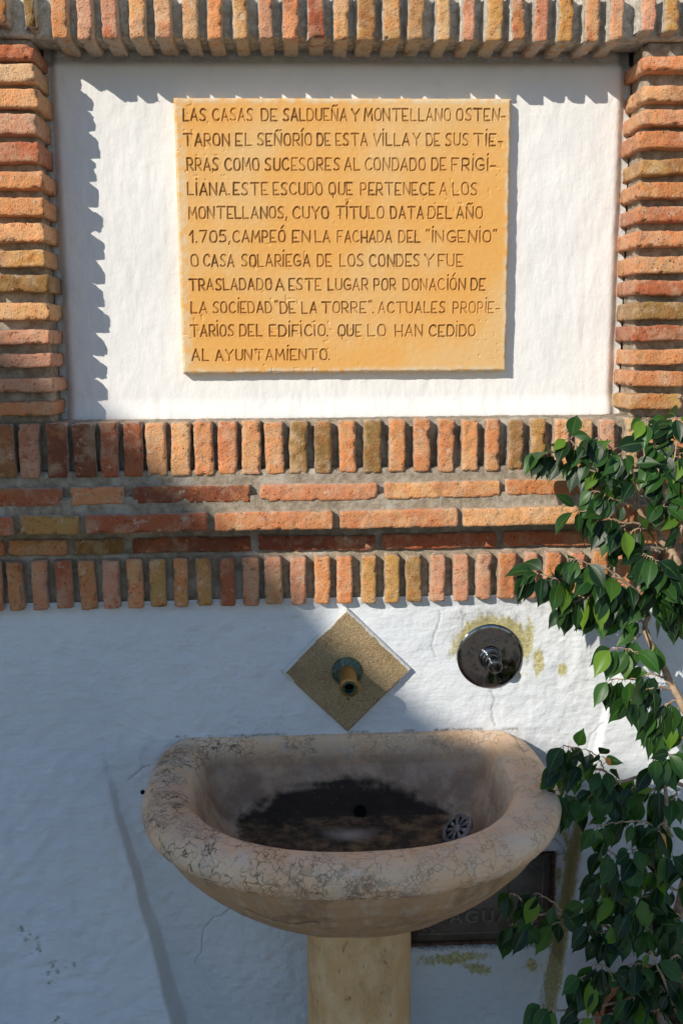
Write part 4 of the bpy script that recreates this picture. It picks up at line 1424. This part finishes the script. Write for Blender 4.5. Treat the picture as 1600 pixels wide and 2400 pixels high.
# --- hanging group beside the tap
twig([(1512, 1482, -0.17), (1485, 1495, -0.18), (1475, 1500, -0.18)], 0.002, 0.001, 4)
twig([(1541, 1546, -0.18), (1493, 1533, -0.2), (1470, 1520, -0.2), (1432, 1520, -0.2)], 0.002, 0.001, 5, 0.01, 1.1, 0.4)
twig([(1570, 1600, -0.19), (1530, 1580, -0.2), (1488, 1590, -0.21), (1429, 1592, -0.21)], 0.0025, 0.001, 11, 0.01, 1.1)
twig([(1579, 1619, -0.2), (1540, 1610, -0.21), (1500, 1625, -0.22), (1475, 1640, -0.22)], 0.0025, 0.001, 11, 0.01, 1.1)
twig([(1585, 1640, -0.2), (1560, 1650, -0.21), (1540, 1665, -0.21)], 0.0025, 0.001, 8)
twig([(1590, 1660, -0.2), (1570, 1690, -0.2), (1535, 1700, -0.2), (1520, 1712, -0.2)], 0.002, 0.001, 6)
twig([(1600, 1640, -0.21), (1605, 1700, -0.2), (1590, 1750, -0.2)], 0.002, 0.001, 5)
# --- spray beside the basin
twig([(1600, 1840, -0.30), (1555, 1826, -0.31), (1501, 1820, -0.31), (1450, 1831, -0.31), (1416, 1807, -0.31), (1378, 1799, -0.31), (1346, 1756, -0.31), (1320, 1748, -0.31)], 0.0045, 0.0012, 22, 0.01, 0.95, 0.3)
twig([(1378, 1799, -0.31), (1350, 1800, -0.31), (1320, 1790, -0.31), (1300, 1800, -0.31)], 0.002, 0.001, 10)
twig([(1430, 1825, -0.31), (1400, 1850, -0.31), (1367, 1870, -0.31), (1330, 1865, -0.31), (1310, 1850, -0.31)], 0.0022, 0.001, 15)
twig([(1367, 1870, -0.31), (1340, 1890, -0.31), (1315, 1890, -0.31)], 0.002, 0.001, 7)
twig([(1450, 1831, -0.31), (1430, 1855, -0.32), (1440, 1870, -0.32)], 0.002, 0.001, 9)
twig([(1416, 1807, -0.31), (1400, 1775, -0.31), (1370, 1755, -0.31)], 0.002, 0.001, 5, 0.01, 0.7)
twig([(1512, 1829, -0.31), (1480, 1850, -0.32), (1472, 1885, -0.32)], 0.0025, 0.001, 3)
twig([(1555, 1826, -0.31), (1530, 1800, -0.31), (1530, 1780, -0.31), (1560, 1765, -0.31)], 0.003, 0.001, 8, 0.01, 1.1)
twig([(1600, 1800, -0.30), (1585, 1775, -0.31), (1560, 1770, -0.31)], 0.003, 0.001, 7, 0.01, 1.15)
twig([(1560, 1840, -0.32), (1530, 1850, -0.33), (1510, 1870, -0.33)], 0.002, 0.001, 9)
twig([(1590, 1850, -0.32), (1575, 1870, -0.33), (1545, 1885, -0.33)], 0.002, 0.001, 11)
# --- the dense skirt on the right
twig([(1560, 1960, -0.33), (1520, 1930, -0.35), (1480, 1925, -0.36), (1430, 1930, -0.36), (1395, 1935, -0.36)], 0.003, 0.001, 14)
twig([(1575, 1960, -0.33), (1555, 1930, -0.36), (1540, 1940, -0.37), (1530, 1965, -0.37)], 0.003, 0.001, 10)
twig([(1475, 2059, -0.36), (1450, 2020, -0.37), (1437, 2000, -0.37), (1413, 1992, -0.37)], 0.003, 0.001, 9)
twig([(1540, 2100, -0.35), (1475, 2059, -0.36), (1440, 2050, -0.37), (1405, 2060, -0.37)], 0.003, 0.001, 12)
twig([(1560, 2050, -0.34), (1525, 2030, -0.36), (1490, 2010, -0.37), (1480, 1990, -0.37)], 0.003, 0.001, 12)
twig([(1600, 2040, -0.33), (1580, 2010, -0.35), (1560, 2000, -0.36)], 0.003, 0.001, 10)
twig([(1600, 2090, -0.33), (1570, 2080, -0.35), (1545, 2075, -0.36), (1530, 2090, -0.36)], 0.003, 0.001, 11)
twig([(1540, 2100, -0.35), (1500, 2100, -0.37), (1450, 2100, -0.38), (1400, 2105, -0.38)], 0.003, 0.001, 13)
twig([(1545, 2130, -0.34), (1510, 2130, -0.37), (1480, 2135, -0.38)], 0.003, 0.001, 10)
twig([(1600, 2150, -0.33), (1570, 2140, -0.37), (1550, 2160, -0.38)], 0.003, 0.001, 10)
twig([(1540, 2180, -0.34), (1510, 2170, -0.37), (1470, 2180, -0.38)], 0.003, 0.001, 10)
twig([(1560, 2210, -0.33), (1590, 2190, -0.36), (1600, 2220, -0.36)], 0.003, 0.001, 9)
# --- sprig in front of the meter cover
twig([(1540, 2240, -0.33), (1457, 2199, -0.35), (1412, 2167, -0.36), (1365, 2148, -0.36), (1320, 2142, -0.36), (1259, 2145, -0.36), (1215, 2160, -0.36), (1195, 2170, -0.36)], 0.0045, 0.0012, 6, 0.01, 1.0, 0.72)
twig([(1259, 2145, -0.36), (1230, 2120, -0.36), (1212, 2098, -0.36), (1195, 2095, -0.36)], 0.002, 0.001, 5, 0.01, 0.85)
twig([(1320, 2142, -0.36), (1290, 2110, -0.36), (1255, 2093, -0.36)], 0.002, 0.001, 4)
twig([(1259, 2148, -0.36), (1240, 2165, -0.37), (1225, 2172, -0.37)], 0.002, 0.001, 6)
twig([(1340, 2148, -0.36), (1320, 2158, -0.36), (1295, 2165, -0.36)], 0.0015, 0.001, 2)
twig([(1365, 2148, -0.36), (1375, 2130, -0.37), (1385, 2110, -0.37)], 0.0018, 0.001, 5)
twig([(1425, 2180, -0.36), (1400, 2185, -0.37), (1385, 2170, -0.37)], 0.0018, 0.001, 5)
twig([(1440, 2190, -0.36), (1420, 2195, -0.37), (1405, 2200, -0.37)], 0.0018, 0.001, 5)
# --- low sprays over the pot
twig([(1560, 2320, -0.34), (1489, 2317, -0.4), (1435, 2295, -0.42), (1400, 2300, -0.42), (1387, 2308, -0.42)], 0.003, 0.0012, 12)
twig([(1400, 2300, -0.42), (1380, 2285, -0.42), (1360, 2290, -0.42)], 0.002, 0.001, 6)
twig([(1435, 2295, -0.42), (1420, 2265, -0.42), (1395, 2262, -0.42)], 0.002, 0.001, 6)
twig([(1480, 2340, -0.4), (1400, 2360, -0.42), (1323, 2368, -0.43), (1291, 2359, -0.43), (1275, 2356, -0.43)], 0.0025, 0.001, 6, 0.01, 1.1, 0.3)
twig([(1435, 2368, -0.42), (1489, 2330, -0.4), (1546, 2301, -0.37), (1600, 2290, -0.35)], 0.004, 0.003)
twig([(1585, 2372, -0.44), (1560, 2310, -0.44), (1524, 2231, -0.43)], 0.004, 0.002, 5)
twig([(1560, 2280, -0.36), (1520, 2260, -0.4), (1480, 2260, -0.42)], 0.003, 0.001, 10)
twig([(1560, 2330, -0.38), (1520, 2330, -0.42), (1480, 2340, -0.43)], 0.003, 0.001, 10)
twig([(1600, 2330, -0.38), (1580, 2310, -0.42), (1550, 2320, -0.43)], 0.003, 0.001, 9)
twig([(1600, 2250, -0.36), (1580, 2240, -0.4), (1560, 2260, -0.41)], 0.003, 0.001, 10)
twig([(1560, 2370, -0.4), (1520, 2370, -0.43), (1490, 2385, -0.43)], 0.003, 0.001, 7)
twig([(1450, 2370, -0.42), (1400, 2385, -0.43), (1350, 2390, -0.43)], 0.003, 0.001, 6)
# beyond the frame on the right
for k_ in range(16):
    z0 = 1000 + k_ * 88
    twig([(1640, z0 + 60, -0.25), (1660, z0 + 20, -0.28), (1650 + 40 * (k_ % 2), z0 - 30, -0.3)], 0.003, 0.001, 6)
leaf_at(pd(1408, 1772, -0.33), Vector((0.9, 0, -0.2)), 0.6, 1.35)
leaf_at(pd(1540, 1945, -0.40), Vector((0.9, -0.3, 0.1)), 0.7, 1.35)
leaf_at(pd(1462, 1238, -0.24), Vector((0.3, -0.3, -0.6)), 0.9, 0.98)
tr = tw.build('trunk', BARK, FT)
cr = LV.build('crown', LEAF, FT)
cr['label'] = 'glossy dark green pointed leaves, a few yellow'

# ------------------------------------------------------------------ the house across the lane, whose roof line shades the foot of the wall
edge_pts = [(60, 835, -0.055), (360, 1062, -0.055), (500, 1205, -0.08), (665, 1345, -0.02), (730, 1440, 0), (980, 1653, 0), (1061, 1710, 0), (1316, 1775, 0), (1510, 1826, 0)]
HY = -6.2
sh = []
for (a, b, c) in edge_pts:
    p = P(a, b, c)
    k_ = (p[1] - HY) / SUN_DIR[1]
    sh.append(p - SUN_DIR * k_)
prof2 = [(float(q[0]), float(q[2])) for q in sh]
dz = (prof2[1][1] - prof2[0][1]) / (prof2[1][0] - prof2[0][0])
left = (prof2[0][0] - 2.2, prof2[0][1] - dz * 2.2)
right = (prof2[-1][0] + 0.45, prof2[-1][1] - 0.13)  # unseen end of the house, shaped short so sun reaches and bounces off the paving
roofline = [left] + prof2 + [right]
HS = empty('house', (left[0] + 2, HY - 3, 0), 'whitewashed house with a clay tiled roof across the lane', 'house')
depth_h = 5.0
hw, hr = Soup(), Soup()
for (a, b) in zip(roofline[:-1], roofline[1:]):
    V = [(a[0], HY - 0.25, 0), (b[0], HY - 0.25, 0), (b[0], HY - 0.25, b[1] - 0.10), (a[0], HY - 0.25, a[1] - 0.10)]
    V += [(x, HY - depth_h, max(0.0, z - 2.4) if z > 0 else z) for (x, y, z) in V]
    hw.add(V, [(0, 1, 2, 3), (5, 4, 7, 6)])
    V = []
    for y in (HY, HY - depth_h - 0.2):
        for (q, o) in ((a, -0.1), (a, 0.0), (b, 0.0), (b, -0.1)):
            V.append((q[0], y, q[1] + o - (0 if y == HY else 2.4)))
    hr.add(V, [(0, 3, 2, 1), (4, 5, 6, 7), (1, 2, 6, 5), (0, 4, 7, 3)])
for xx, zt in ((left[0], left[1]), (right[0], right[1])):
    hw.add([(xx, HY - 0.25, 0), (xx, HY - depth_h, 0), (xx, HY - depth_h, zt - 2.5), (xx, HY - 0.25, zt - 0.1)], [(0, 1, 2, 3)])
hw.build('wall', WHITE, HS, False)
hr.build('roof', ROOF, HS, False)
s_ = Soup()
s_.box(left[0] + 2.4, left[0] + 3.4, HY - 0.26, HY - 0.19, 0.0, 2.1)
s_.build('door', DOORW, HS, False)
for wx in (left[0] + 0.7, left[0] + 4.6):
    s_ = Soup()
    s_.box(wx, wx + 0.9, HY - 0.26, HY - 0.19, 1.0, 2.2)
    wf = s_.build('window', DOORW, HS, False)
    s_ = Soup()
    s_.box(wx + 0.08, wx + 0.82, HY - 0.2, HY - 0.18, 1.08, 2.12)
    s_.build('pane', PANE, wf, False)
